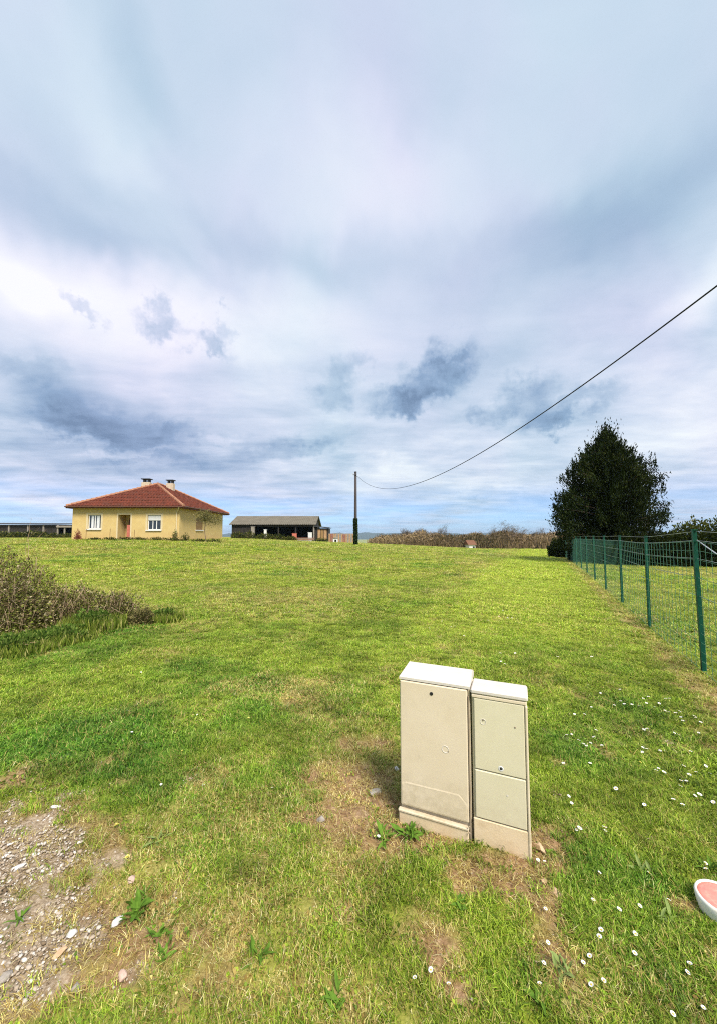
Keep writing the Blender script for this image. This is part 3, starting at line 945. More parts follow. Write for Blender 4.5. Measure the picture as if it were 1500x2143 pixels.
def build_house():
    t = thing('bungalow', 'yellow rendered bungalow with a hipped red tile roof and two chimneys', 'house', ((HX0 + HX1) / 2, HD, HZ0))
    T = .28
    w1 = (xat(183, HD), xat(210, HD), zat(1107, HD), zat(1077, HD)); w2 = (xat(308, HD), xat(336, HD), zat(1109, HD), zat(1078, HD))
    dr = (xat(246, HD), xat(272, HD), HZ0 - .3, zat(1077, HD))
    mb = MB()
    wall_grid(mb, HX0, HX1, HZ0 - .4, HZE, [w1, w2, dr], lambda m, a, b, c, d: m.box((a, HD, c), (b, HD + T, d)))
    part('front_wall', mb, MT['render'], t)
    sy = lambda px: HX1 * F / (px - CX) * .9985
    sw = (sy(411), sy(425), zat(1109, 36.5), zat(1082, 36.5))
    mb = MB()
    wall_grid(mb, HD + T, HYB - T, HZ0 - .4, HZE, [sw], lambda m, a, b, c, d: m.box((HX1 - T, a, c), (HX1, b, d)))
    part('side_wall', mb, MT['render'], t)
    part('side_wall', MB().box((HX0, HD + T, HZ0 - .4), (HX0 + T, HYB - T, HZE)), MT['render'], t)
    part('back_wall', MB().box((HX0, HYB - T, HZ0 - .4), (HX1, HYB, HZE)), MT['render'], t)
    part('ceiling', MB().box((HX0 + T, HD + T, HZE - .12), (HX1 - T, HYB - T, HZE - .02)), MT['dark'], t)

    def window(h, style):
        a0, a1, z0, z1 = h
        fr = MB(); k = .07
        for (p, q, r_, s_) in ((a0, a1, z0, z0 + k), (a0, a1, z1 - k, z1), (a0, a0 + k, z0 + k, z1 - k), (a1 - k, a1, z0 + k, z1 - k)):
            fr.box((p, HD + .10, r_), (q, HD + .16, s_))
        mid = (a0 + a1) / 2
        if style == 2:
            for u in (.36, .64): fr.box((a0 + (a1 - a0) * u - .035, HD + .102, z0 + k), (a0 + (a1 - a0) * u + .035, HD + .158, z1 - k))
        else:
            fr.box((mid - .05, HD + .102, z0 + k), (mid + .05, HD + .158, z1 - k))
        f = part('window', fr, MT['white'], t)
        part('pane', MB().box((a0 + k, HD + .122, z0 + k), (a1 - k, HD + .132, z1 - k)), MT['glass'], f)
        part('sill', MB().box((a0 - .10, HD - .10, z0 - .09), (a1 + .10, HD + .09, z0 - .001)), MT['white'], f)
        if style == 1:
            for u0, u1 in ((.20, .38), (.62, .84)):
                cb = MB()
                n = 7; xs = np.linspace(a0 + (a1 - a0) * u0, a0 + (a1 - a0) * u1, n)
                V = [(x_, HD + .112 + (.006 if i % 2 else 0), z) for z in (z0 + k + .02, z1 - k - .02) for i, x_ in enumerate(xs)]
                cb.add(V, [(i, i + 1, n + i + 1, n + i) for i in range(n - 1)])
                part('curtain', cb, MT['curtain'], f)
        else:
            for i in range(6):
                part('roller_slat', MB().obox((a0 + .02, HD + .055, z1 - .06 - .068 * (i + 1)), (a1 - a0 - .04, 0, 0), (0, .03, 0), (0, 0, .062), .008), MT['white'], f)
        # pale surround, a hand proud of the wall
        sr = MB()
        sr.box((a0 - .16, HD - .012, z0 - .001), (a0 - .001, HD - .001, z1 + .14)); sr.box((a1 + .001, HD - .012, z0 - .001), (a1 + .16, HD - .001, z1 + .14))
        sr.box((a0 - .001, HD - .012, z1 + .001), (a1 + .001, HD - .001, z1 + .14))
        part('surround', sr, MT['cream'], f)

    window(w1, 1); window(w2, 2)
    # side window with closed brown shutters
    y0, y1, z0, z1 = sw
    f = part('window', MB().box((HX1 - .12, y0, z0), (HX1 - .06, y1, z1)), MT['shut'], t)
    for i in range(2):
        ya, yb = (y0, (y0 + y1) / 2 - .01) if i == 0 else ((y0 + y1) / 2 + .01, y1)
        part('shutter', MB().obox((HX1 - .058, ya, z0), (.05, 0, 0), (0, yb - ya, 0), (0, 0, z1 - z0), .01), MT['shut'], f)
    part('sill', MB().box((HX1 - .05, y0 - .1, z0 - .09), (HX1 + .09, y1 + .1, z0 - .002)), MT['white'], f)
    # recessed entrance
    a0, a1, z0, z1 = dr; dep = 1.1
    rc = MB()
    rc.box((a0 - .12, HD + T, z0), (a0, HD + dep, z1)); rc.box((a0 - .12, HD + T, z1), (a1 + .12, HD + dep, z1 + .12)); rc.box((a0 - .12, HD + dep, z0), (a1 + .12, HD + dep + .12, z1 + .12))
    p = part('porch', rc, MT['render'], t)
    part('porch_side', MB().box((a1, HD + T, z0), (a1 + .12, HD + dep - .002, z1)), MT['pink'], p)
    part('pink_screen', MB().obox((a0 + (a1 - a0) * .56, HD + .30, HZ0 + .02), ((a1 - a0) * .44 - .01, 0, 0), (0, .05, 0), (0, 0, 1.45), .01), MT['pink'], p)
    d = part('door', MB().obox((a0 + .30, HD + dep - .06, HZ0 + .12), (.62, 0, 0), (0, .055, 0), (0, 0, 1.95), .01), MT['door'], t)
    part('handle', MB().tube([(a0 + .82, HD + dep - .10, HZ0 + 1.1), (a0 + .72, HD + dep - .10, HZ0 + 1.1)], .012, 6), MT['zinc'], d)
    part('door_step', MB().obox((a0 + .01, HD - .25, HZ0 - .02), (a1 - a0 - .02, 0, 0), (0, 1.3, 0), (0, 0, .13), .01), MT['stone'], t)
    sr = MB(); sr.box((a0 - .12, HD - .012, HZ0 - .3), (a0 - .001, HD - .001, z1 + .12)); sr.box((a1 + .001, HD - .012, HZ0 - .3), (a1 + .12, HD - .001, z1 + .12)); sr.box((a0 - .001, HD - .012, z1 + .001), (a1 + .001, HD - .001, z1 + .12))
    part('door_surround', sr, MT['cream'], t)
    # roof
    O = .52
    ex0, ex1, ey0, ey1 = HX0 - .28, HX1 + O, HD - .42, HYB + O
    cx = (ex0 + ex1) / 2; half = (ex1 - ex0) / 2; rise = 2.62; ze = HZE + .06
    A, B = np.array([cx, ey0 + half, ze + rise]), np.array([cx, ey1 - half, ze + rise])
    c = [np.array(q) for q in ((ex0, ey0, ze), (ex1, ey0, ze), (ex1, ey1, ze), (ex0, ey1, ze))]
    rf = MB().add([*c, A, B], [(0, 1, 4), (1, 2, 5, 4), (2, 3, 5), (3, 0, 4, 5)])
    rf.add([q - np.array([0, 0, .03]) for q in c], [(3, 2, 1, 0)])
    roof = part('roof', rf, MT['tile'], t)
    # tiles: courses of half-round pans on each slope, joined because each is a few pixels
    tl = MB()

    def slope(p0, p1, q0, q1):
        """eave p0->p1, upper edge q0->q1"""
        p0, p1, q0, q1 = (np.array(v, float) for v in (p0, p1, q0, q1))
        e = (p1 - p0) / np.linalg.norm(p1 - p0)
        mid = (q0 + q1) / 2; up = mid - p0; up = up - e * np.dot(up, e); sl = np.linalg.norm(up); upn = up / sl
        nrm = np.cross(e, upn); nrm *= np.sign(nrm[2])
        Lq = np.linalg.norm(p1 - p0); rows = int(sl / .36); wt = .27
        l0, l1 = np.dot(q0 - p0, e), np.dot(q1 - p0, e)
        for r_ in range(rows):
            s0, s1 = r_ * sl / rows - .04, (r_ + 1) * sl / rows + .03
            f_ = (r_ + .5) / rows
            lo, hi = l0 * f_, Lq + (l1 - Lq) * f_
            for k in range(int((hi - lo) / wt)):
                u0 = lo + k * wt + (hi - lo - int((hi - lo) / wt) * wt) / 2; j = random.uniform(-.012, .012)
                vs = []
                for ss, hh in ((s0, .055 + j), (s1, .022)):
                    for uu, b in ((0.0, 0), (.07, 1), (.2, 1), (.262, 0)):
                        vs.append(p0 + e * (u0 + uu) + upn * ss + nrm * (hh * (.35 + .65 * b) + .012))
                tl.add(vs, [(0, 1, 5, 4), (1, 2, 6, 5), (2, 3, 7, 6), (3, 2, 1, 0)])

    slope(c[0], c[1], A, A); slope(c[1], c[2], A, B); slope(c[2], c[3], B, B); slope(c[3], c[0], B, A)
    part('roof_tile', tl, MT['tile'], roof, kind='stuff')
    rt = MB()
    for p, q in ((c[0], A), (c[1], A), (c[2], B), (c[3], B), (A, B)):
        n = max(2, int(np.linalg.norm(q - p) / .38))
        for i in range(n):
            a = p + (q - p) * i / n; b = p + (q - p) * min(1, (i + 1.12) / n)
            rt.tube([a + np.array([0, 0, .035 + random.uniform(0, .02)]), b + np.array([0, 0, .02])], [.125, .10], 6)
    part('ridge_tile', rt, MT['ridge'], roof, kind='stuff')
    fb = MB(); k = .025
    fb.box((ex0, ey0 - k, ze - .20), (ex1, ey0, ze + .02)); fb.box((ex1, ey0 - k, ze - .20), (ex1 + k, ey1, ze + .02)); fb.box((ex0 - k, ey0 - k, ze - .20), (ex0, ey1, ze + .02)); fb.box((ex0, ey1, ze - .20), (ex1, ey1 + k, ze + .02))
    part('fascia', fb, MT['fascia'], t)
    sf = MB(); sf.box((ex0, ey0, ze - .16), (ex1, HD - .001, ze - .12)); sf.box((HX1 + .001, HD, ze - .16), (ex1, ey1, ze - .12)); sf.box((ex0, HD, ze - .16), (HX0 - .001, ey1, ze - .12))
    part('soffit', sf, MT['fascia'], t)
    part('gutter', MB().tube([(ex0 - .05, ey0 - .09, ze - .06), (ex1 + .05, ey0 - .09, ze - .07)], .06, 8), MT['gutter'], t)
    part('gutter', MB().tube([(ex1 + .09, ey0, ze - .06), (ex1 + .09, ey1, ze - .07)], .06, 8), MT['gutter'], t)
    part('downpipe', MB().tube([(ex1 - .35, ey0 - .09, ze - .1), (HX1 - .22, HD - .07, ze - .55), (HX1 - .22, HD - .07, HZ0 - .2)], .045, 8), MT['cream'], t)

    def chimney(px, D, topy, boty, wpx, capm):
        x_ = xat(px, D); wd = wpx / F * D; z1, z0 = zat(topy, D), zat(boty, D)
        st = part('chimney', MB().obox((x_ - wd / 2, D - .25, z0 - .8), (wd, 0, 0), (0, .5, 0), (0, 0, z1 - z0 + .45), .02), MT['stone'], t)
        part('chimney_cap', MB().obox((x_ - wd / 2 - .04, D - .30, z1 - .06), (wd + .08, 0, 0), (0, .6, 0), (0, 0, .09), .015), capm, st)
        for s_ in (-.33, .2):
            part('chimney_pot', MB().box((x_ + wd * s_, D - .2, z1 - .36), (x_ + wd * (s_ + .18), D + .2, z1 - .061)), MT['dark'], st)

    chimney(303.5, 37.4, 1002.5, 1011, 17, MT['dark']); chimney(354, 38.2, 1005, 1022, 14, MT['dark'])


build_house()

# low plants, stakes and saplings in front of the house
def small_plants():
    for i, (px, w_, h_, m, lab) in enumerate((
            (232, 20, 8, LEAF_GREEN, 'low green clump left of the bungalow door'), (262, 22, 9, LEAF_GREEN, 'low green clump under the bungalow door'),
            (292, 20, 8, LEAF_GREEN, 'low green clump between the bungalow door and the right front window'), (330, 20, 12, LEAF_GREEN, 'leafy clump under the right front window of the bungalow'),
            (362, 24, 9, LEAF_GREEN, 'low green clump left of the house corner with the downpipe'), (388, 16, 16, LEAF_HEDGE, 'dark round shrub at the right front corner of the bungalow'),
            (415, 20, 10, LEAF_GREEN, 'low clump left of the sapling by the side wall'), (448, 22, 12, LEAF_GREEN, 'low clump right of the sapling by the side wall'),
            (367, 11, 24, LEAF_BRAM, 'small brownish shrub against the wall beside the downpipe'), (163, 12, 24, LEAF_RED, 'small reddish shrub at the left corner of the bungalow'),
            (200, 16, 6, LEAF_GREEN, 'low green clump under the left front window of the bungalow'))):
        D = HD - .9; x_ = xat(px, D); b = (x_, D, float(H(x_, D)))
        tall = h_ >= 14
        bush('border_plant', lab, 'plant', b, w_ / F * D * (.6 if tall else 1.05), .35, h_ / F * D * (.95 if tall else .55) + .10, 420, .10, .055, LEAF_HEDGE if m is LEAF_GREEN else m, 'plants along the bungalow', 6, lump=.7, up=.9)
    for px, h_, lab in ((180, .95, 'thin stake below the left front window of the bungalow'), (230, 1.0, 'thin stake left of the bungalow door'), (281, .9, 'thin stake right of the bungalow door')):
        D = HD - .6; x_ = xat(px, D); z_ = float(H(x_, D))
        tag(part('stake', MB().tube([(x_, D, z_ - .1), (x_ + .02, D, z_ + h_)], .025, 6), MT['shut'], loc=(x_, D, z_)), lab, 'stake', 'stakes before the bungalow')
    # sapling by the side wall
    D = 31.5; x_ = xat(432, D); b = np.array([x_, D, float(H(x_, D))])
    t = thing('sapling', 'thin sparse sapling with olive leaves before the side wall of the bungalow', 'tree', b)
    mb, tips = MB(), []
    branches(mb, b - np.array([0, 0, .1]), np.array([0, 0, 1.]), .95, .04, 4, tips, .65, .08)
    part('trunk', mb, MT['twig'], t)
    P = np.array([p for p, d in tips]); Dd = np.array([d for p, d in tips])
    k = RNG.integers(0, len(P), 1700)
    leaves('crown', P[k] + RNG.normal(0, .19, (1700, 3)), Dd[k], .12, .065, LEAF_OLIVE, t)


small_plants()

# ------------------------------------------------------------------ open barn
def build_barn():
    D = 55.0; x0, x1 = xat(485, D), xat(658, D); zg = float(H((x0 + x1) / 2, D)) - .05
    ze = zat(1097.5, D); D2 = 58.4; zr = zat(1080, D2)
    t = thing('open_barn', 'long low open fronted barn with a grey fibre cement roof', 'barn', ((x0 + x1) / 2, D, zg))
    dep = 8.0; ov = .3
    rf = MB()
    n = 46; xs = np.linspace(x0 - ov, x1 + ov, n * 4 + 1)
    V = []; amp = .03
    for (yy, zz) in ((D - .4, ze - .02), (D2, zr), (D + dep, ze - .1)):
        for i, x_ in enumerate(xs): V.append((x_, yy, zz + amp * math.cos(i * math.pi / 2)))
    m_ = len(xs)
    rf.add(V, [(r_ * m_ + i, r_ * m_ + i + 1, (r_ + 1) * m_ + i + 1, (r_ + 1) * m_ + i) for r_ in range(2) for i in range(m_ - 1)])
    rf.add([(v[0], v[1], v[2] - .05) for v in V], [((r_ + 1) * m_ + i, (r_ + 1) * m_ + i + 1, r_ * m_ + i + 1, r_ * m_ + i) for r_ in range(2) for i in range(m_ - 1)])
    part('roof', rf, MT['fibro'], t)
    part('back_wall', MB().box((x0, D + dep - .3, zg), (x1, D + dep - .15, ze - .15)), MT['darkwood'], t)
    for xx in (x0, x1 - .12):
        part('side_wall', MB().add([(xx, D, zg), (xx + .12, D, zg), (xx, D + dep - .3, zg), (xx + .12, D + dep - .3, zg), (xx, D, ze - .08), (xx + .12, D, ze - .08),
                                    (xx, D + dep - .3, ze - .16), (xx + .12, D + dep - .3, ze - .16), (xx, D2, zr - .1), (xx + .12, D2, zr - .1)],
                                   [(0, 2, 6, 8, 4), (1, 5, 9, 7, 3), (0, 4, 5, 1), (2, 3, 7, 6), (4, 8, 9, 5), (8, 6, 7, 9)]), MT['darkwood'], t)
    part('beam', MB().box((x0 + .13, D - .05, ze - .35), (x1 - .13, D + .1, ze - .10)), MT['darkwood'], t)
    for px in (531, 583, 619): 
        x_ = xat(px, D); part('post', MB().box((x_ - .09, D - .06, zg - .2), (x_ + .09, D + .1, ze - .36)), MT['darkwood'], t)
    x_ = xat(657, D); part('post', MB().box((x_ - .10, D - .12, zg - .2), (x_ + .10, D - .002, ze - .1)), MT['greywood'], t, label='pale grey corner post')
    xe = xat(527, D); nb = 14
    for i in range(nb):
        a = x0 + .13 + (xe - x0 - .13) * i / nb; b = x0 + .13 + (xe - x0 - .13) * (i + 1) / nb - .02
        part('board', MB().box((a, D - .09 + random.uniform(0, .015), zg - .1), (b, D - .055, ze - .45 + random.uniform(-.03, .03))), MT['darkwood'], t)
    # lean-to on the right
    lx1 = xat(687, D); z1 = zat(1102, D)
    l = thing('lean_to', 'small dark lean-to with brown doors against the right end of the barn', 'shed', ((x1 + lx1) / 2, D, zg))
    part('roof', MB().add([(x1 + .02, D - .3, z1 + .1), (lx1 + .15, D - .3, z1 - .12), (lx1 + .15, D + 4, z1 - .12), (x1 + .02, D + 4, z1 + .1),
                           (x1 + .02, D - .3, z1 + .0), (lx1 + .15, D - .3, z1 - .22), (lx1 + .15, D + 4, z1 - .22), (x1 + .02, D + 4, z1 + .0)],
                          [(0, 1, 2, 3), (7, 6, 5, 4), (0, 4, 5, 1), (1, 5, 6, 2), (2, 6, 7, 3), (3, 7, 4, 0)]), MT['dark'], l)
    part('wall', MB().box((x1 + .03, D + .1, zg - .2), (lx1, D + 3.9, z1 - .25)), MT['darkwood'], l)
    for i, px in enumerate((668, 674.5, 681)):
        xx = xat(px, D); part('door_board', MB().box((xx - .2, D + .02, zg), (xx + .2, D + .08, z1 - .45)), MT['tanwood'] if i != 1 else MT['shut'], l)
    # things standing in and before the barn
    def crate(px0, px1, py, m, name, lab, cat, D_=54.3):
        a, b = xat(px0, D_), xat(px1, D_); z0 = float(H(a, D_)); z1_ = zat(py, D_)
        q = thing(name, lab, cat, ((a + b) / 2, D_, z0))
        part('body', MB().obox((a, D_ - .2, z0 - .1), (b - a, 0, 0), (0, .5, 0), (0, 0, z1_ - z0 + .1), .05), m, q)
        part('lid', MB().obox((a - .03, D_ - .23, z1_ + .002), (b - a + .06, 0, 0), (0, .56, 0), (0, 0, .07), .02), m, q)
        return q
    crate(526, 533, 1103, MT['greywood'], 'feed_bin', 'tall grey bin standing under the barn roof near its left boards', 'bin')
    crate(553, 558, 1109, MT['white'], 'white_drum', 'narrow white drum standing in the open barn', 'drum')
    crate(612, 621, 1117, MT['pink'], 'pink_crate', 'pinkish crate standing in the right half of the barn', 'crate')
    crate(645, 653, 1115, MT['white'], 'white_tub', 'white tub standing beside the right corner post of the barn', 'tub')
    D_ = 52.5; a, b = xat(614, D_), xat(659, D_); z0 = float(H(a, D_))
    q = thing('plank_stack', 'low stack of rust red planks on the grass before the barn', 'planks', ((a + b) / 2, D_, z0))
    for r_ in range(4):
        for c_ in range(3):
            part('plank', MB().box((a + random.uniform(0, .25), D_ + c_ * .28, z0 + .02 + r_ * .11), (b - random.uniform(0, .3), D_ + c_ * .28 + .24, z0 + .11 + r_ * .11)), random.choice((MT['redwood'], MT['redwood'], MT['greywood'])), q)
    # nettles and grass along the barn's foot
    for i, (pa, pb, hh) in enumerate(((484, 512, 12), (508, 540, 14), (536, 570, 12), (566, 600, 11), (596, 622, 9), (655, 690, 9))):
        D_ = 51.5; x_ = xat((pa + pb) / 2, D_)
        bush('nettle_clump', ('dark green weed clump at the left corner of the barn', 'dark green weed clump before the grey bin', 'dark green weed clump before the white drum',
                              'dark green weed clump before the middle of the barn', 'low weed clump left of the plank stack', 'low weed clump before the lean-to')[i], 'plant',
             (x_, D_, float(H(x_, D_))), (pb - pa) / F * D_ * .6, .7, hh / F * D_ * 1.2, 500, .2, .11, LEAF_HEDGE, 'weeds along the barn', 6, lump=.4)


build_barn()

# plank fence between barn and pole, with a small kennel before it
def build_plank_fence():
    D = 46.0; t0 = xat(690, D)
    t = thing('plank_fence', 'brown upright plank fence left of the wooden pole', 'fence', (t0, D, float(H(t0, D))))
    n = 17; px = np.linspace(688, 743, n + 1)
    for i in range(n):
        a, b = xat(px[i], D), xat(px[i + 1], D) - .02; z0 = float(H(a, D)) - .1
        part('plank', MB().obox((a, D + random.uniform(0, .02), z0), (b - a, 0, 0), (0, .03, 0), (0, 0, zat(1117.5 + random.uniform(-1, 1), D) - z0), .005),
             random.choice((MT['tanwood'], MT['redwood'], MT['tanwood'], MT['greywood'])), t)
    part('rail', MB().box((xat(688, D), D + .06, zat(1118.5, D)), (xat(743, D), D + .12, zat(1116.5, D))), MT['greywood'], t)
    D = 44.5; x_ = xat(702, D); z0 = float(H(x_, D))
    k = thing('kennel', 'tiny white kennel with a dark opening before the plank fence', 'kennel', (x_, D, z0))
    mb = MB(); wall_grid(mb, x_ - .28, x_ + .28, z0 - .05, z0 + .5, [(x_ - .10, x_ + .14, z0, z0 + .36)], lambda m, a, b, c, d: m.box((a, D, c), (b, D + .04, d)))
    mb.box((x_ - .28, D + .04, z0), (x_ - .24, D + .7, z0 + .5)); mb.box((x_ + .24, D + .04, z0), (x_ + .28, D + .7, z0 + .5)); mb.box((x_ - .24, D + .66, z0), (x_ + .24, D + .7, z0 + .5))
    part('body', mb, MT['white'], k)
    part('roof', MB().add([(x_ - .34, D - .06, z0 + .5), (x_ + .34, D - .06, z0 + .5), (x_ + .34, D + .76, z0 + .5), (x_ - .34, D + .76, z0 + .5), (x_, D - .06, z0 + .68), (x_, D + .76, z0 + .68)],
                          [(0, 1, 4), (1, 2, 5, 4), (2, 3, 5), (3, 0, 4, 5), (3, 2, 1, 0)]), MT['greywood'], k)


build_plank_fence()

# long black shed far left
def build_shed():
    D = 70.0; x0, xm, x1 = xat(-70, D), xat(119, D), xat(150, D); zg = float(H(x0, D)); zt = zat(1095.5, D)
    t = thing('long_shed', 'long low black shed with white posts left of the bungalow', 'shed', ((x0 + x1) / 2, D, zg))
    part('roof', MB().add([(x0, D - .4, zt), (xm, D - .4, zt - .12), (xm, D + 7, zt + .25), (x0, D + 7, zt + .35), (x0, D - .4, zt - .12), (xm, D - .4, zt - .24), (xm, D + 7, zt + .1), (x0, D + 7, zt + .2)],
                          [(0, 1, 2, 3), (7, 6, 5, 4), (0, 4, 5, 1), (1, 5, 6, 2), (2, 6, 7, 3), (3, 7, 4, 0)]), MT['dark'], t)
    part('low_roof', MB().box((xm + .02, D - .3, zt - .75), (x1, D + 6, zt - .42)), MT['greywood'], t)
    part('back_wall', MB().box((x0, D + 6, zg - .2), (x1, D + 6.2, zt - .1)), MT['darkwood'], t)
    part('end_wall', MB().box((x1 - .15, D + .1, zg - .2), (x1, D + 5.9, zt - .76)), MT['darkwood'], t)
    for px in (-60, -22, 18, 58, 90.5, 120.5, 135):
        x_ = xat(px, D); part('post', MB().box((x_ - .11, D - .1, zg - .2), (x_ + .11, D + .1, zt - (.26 if px < 121 else .76))), MT['greywood'], t)
    part('opening_shade', MB().box((x0, D + .12, zg + .6), (xm, D + .2, zt - .3)), MT['darkwood'], t)  # flat dark sheet across the open front, standing in for the shade inside
    part('low_wall', MB().box((xat(46, D), D - .3, zg - .1), (xat(82, D), D - .12, zg + .95)), MT['fibro'], t)
    for i, px in enumerate((-40, -8, 14, 36, 62, 88, 112, 138)):
        D_ = 58.0 + (i % 3); x_ = xat(px, D_)
        bush('shed_bush', ('bush out at the left edge before the black shed', 'leftmost bush before the black shed', 'bush before the first white post of the black shed', 'bush left of the low pale wall of the black shed',
                           'bush before the low pale wall of the black shed', 'bush before the third white post of the black shed', 'bush before the lower end of the black shed', 'bush between the black shed and the bungalow')[i], 'bush',
             (x_, D_, float(H(x_, D_))), 1.5, 1.0, random.uniform(.75, 1.25), 600, .24, .14, LEAF_HEDGE, 'bushes before the black shed', 6, lump=.5)


build_shed()

# ------------------------------------------------------------------ pole and cable
PB = G(744, 1141); PD = PB[1]
PTOP = zat(988, PD, 744)


def build_pole():
    t = thing('utility_pole', 'dark wooden utility pole with ivy round its lower half', 'pole', PB)
    part('shaft', MB().tube([PB - np.array([0, 0, .3]), PB + np.array([0, 0, 3.5]), (PB[0], PD, PTOP)], [.15, .135, .11], 12), MT['pole'], t, True)
    part('cap', MB().lathe((PB[0], PD, PTOP + .001), [(.14, 0), (.14, .03), (.02, .08)], 10), MT['dark'], t)
    part('bracket', MB().box((PB[0] - .25, PD - .16, PTOP - .32), (PB[0] + .12, PD - .125, PTOP - .26)), MT['dark'], t)
    part('insulator', MB().lathe((PB[0] - .22, PD - .142, PTOP - .259), [(.03, 0), (.045, .04), (.03, .07), (.045, .1), (.02, .13)], 8), MT['white'], t)
    part('cable_clamp', MB().tube([(PB[0] + .1, PD - .02, PTOP - .45), (PB[0] + .22, PD - .06, PTOP - .47)], .025, 6), MT['dark'], t)
    n = 2600; z = RNG.random(n) * 2.55 + .05; a = RNG.random(n) * 6.283
    rr = .15 + .16 * fbm(a * 2, z, 1.6, 97, 3) * (1 - .4 * z / 2.6) * RNG.random(n)
    C = np.stack([PB[0] + rr * np.cos(a), PD + rr * np.sin(a), PB[2] + z], 1)
    d = np.stack([np.cos(a), np.sin(a), -.3 + 0 * a], 1)
    leaves('ivy', C, d, .11, .09, IVY, t)
    # cable sagging over the field towards the camera's right
    pts = []
    y1 = -9.0; ysag, z0, kk = 15.2, 3.99, .0084
    zend = PTOP - .46
    kf = (zend - z0) / (PD - ysag) ** 2
    for i in range(90):
        y = PD - .06 + (y1 - PD) * i / 89
        x_ = PB[0] + .22 + (.1545) * (PD - y)
        k_ = kf if y > ysag else kk
        pts.append((x_, y, z0 + k_ * (y - ysag) ** 2))
    r_ = .0115
    tw = MB().tube(pts, r_, 6)
    o = part('overhead_cable', tw, MT['cable'], loc=pts[0], smoothf=True)
    tag(o, 'black overhead cable sagging from the wooden pole across the sky to the upper right', 'cable')


build_pole()

# ------------------------------------------------------------------ garden fence
def build_fence():
    def at(i): 
        p = FP0[:2] + FDIR * FSTEP * i
        return np.array([p[0], p[1], float(H(p[0], p[1]))])
    t = thing('garden_fence', 'green wire mesh fence on green metal posts receding along the right', 'fence', FP0)
    ht = lambda i: 1.55 + (.06 if i == 0 else 0) - .012 * max(i, 0)
    n0, n1 = -1, 12
    for i in range(n0, n1 + 1):
        p = at(i); h = ht(i); s = .024
        u = np.array([FDIR[0], FDIR[1], 0]); v = np.array([-FDIR[1], FDIR[0], 0])
        mb = MB()
        lean = np.array([.0, .0, 0])
        w = np.array([0, 0, h + .3]) + (np.array([-.03, 0, 0]) if i == 0 else 0)
        o0 = p - np.array([0, 0, .3])
        mb.obox(o0 - u * s - v * .0035, u * 2 * s, v * .007, w); mb.obox(o0 - u * .0035 - v * s * 1.7, u * .007, v * (s * 1.7 - .0036), w)
        ps = part('post', mb, MT['green'], t)
        q = p + w - np.array([0, 0, .3])
        part('post_cap', MB().obox(q - u * (s + .003) - v * (s * 1.7 + .003), u * (2 * s + .006), v * (s * 1.7 + .01), np.array([0, 0, .012])), MT['green'], ps)
    for i in range(n0, n1):
        a, b = at(i), at(i + 1); ha, hb = ht(i), ht(i + 1)
        v = np.array([-FDIR[1], FDIR[0], 0]) * .007
        mb = MB()
        for k in range(15):
            f = .03 + k * .1
            if f > 1.5: break
            sag = [0, -.006, -.004, -.008, 0]
            mb.tube([a + (b - a) * u + v + np.array([0, 0, f * (ha * (1 - u) + hb * u) / 1.55 + s_ * (k > 10)]) for u, s_ in zip((0, .25, .5, .75, 1), sag)], .0025, 3, False)
        m_ = 15
        for k in range(m_ + 1):
            u = k / m_; q = a + (b - a) * u + v * 1.3
            mb.tube([q + np.array([0, 0, .02]), q + np.array([0, 0, 1.44 * (ha * (1 - u) + hb * u) / 1.55])], .0022, 3, False)
        part('mesh_panel', mb, MT['wire'], t)
    for f, dr in ((1.54, .004), (1.44, .008), (1.24, .006), (1.03, .01), (.83, .006)):
        pts = []
        for i in range(n0, n1):
            a, b = at(i), at(i + 1)
            for u in (0, .25, .5, .75):
                h = f * (ht(i) * (1 - u) + ht(i + 1) * u) / 1.55
                pts.append(a + (b - a) * u - np.array([-FDIR[1], FDIR[0], 0]) * .004 + np.array([0, 0, h - dr * 4 * u * (1 - u)]))
        part('tension_wire', MB().tube(pts, .0021, 4), MT['zinc'], t)
    a = at(0); q = a + np.array([.01, -.01, 1.5])
    e = at(-1) + np.array([0, 0, .95])
    part('strut', MB().tube([q, q * .5 + e * .5 - np.array([0, 0, .03]), e], .006, 5), MT['zinc'], t, label='pale loose wire slanting down from the nearest post')


build_fence()

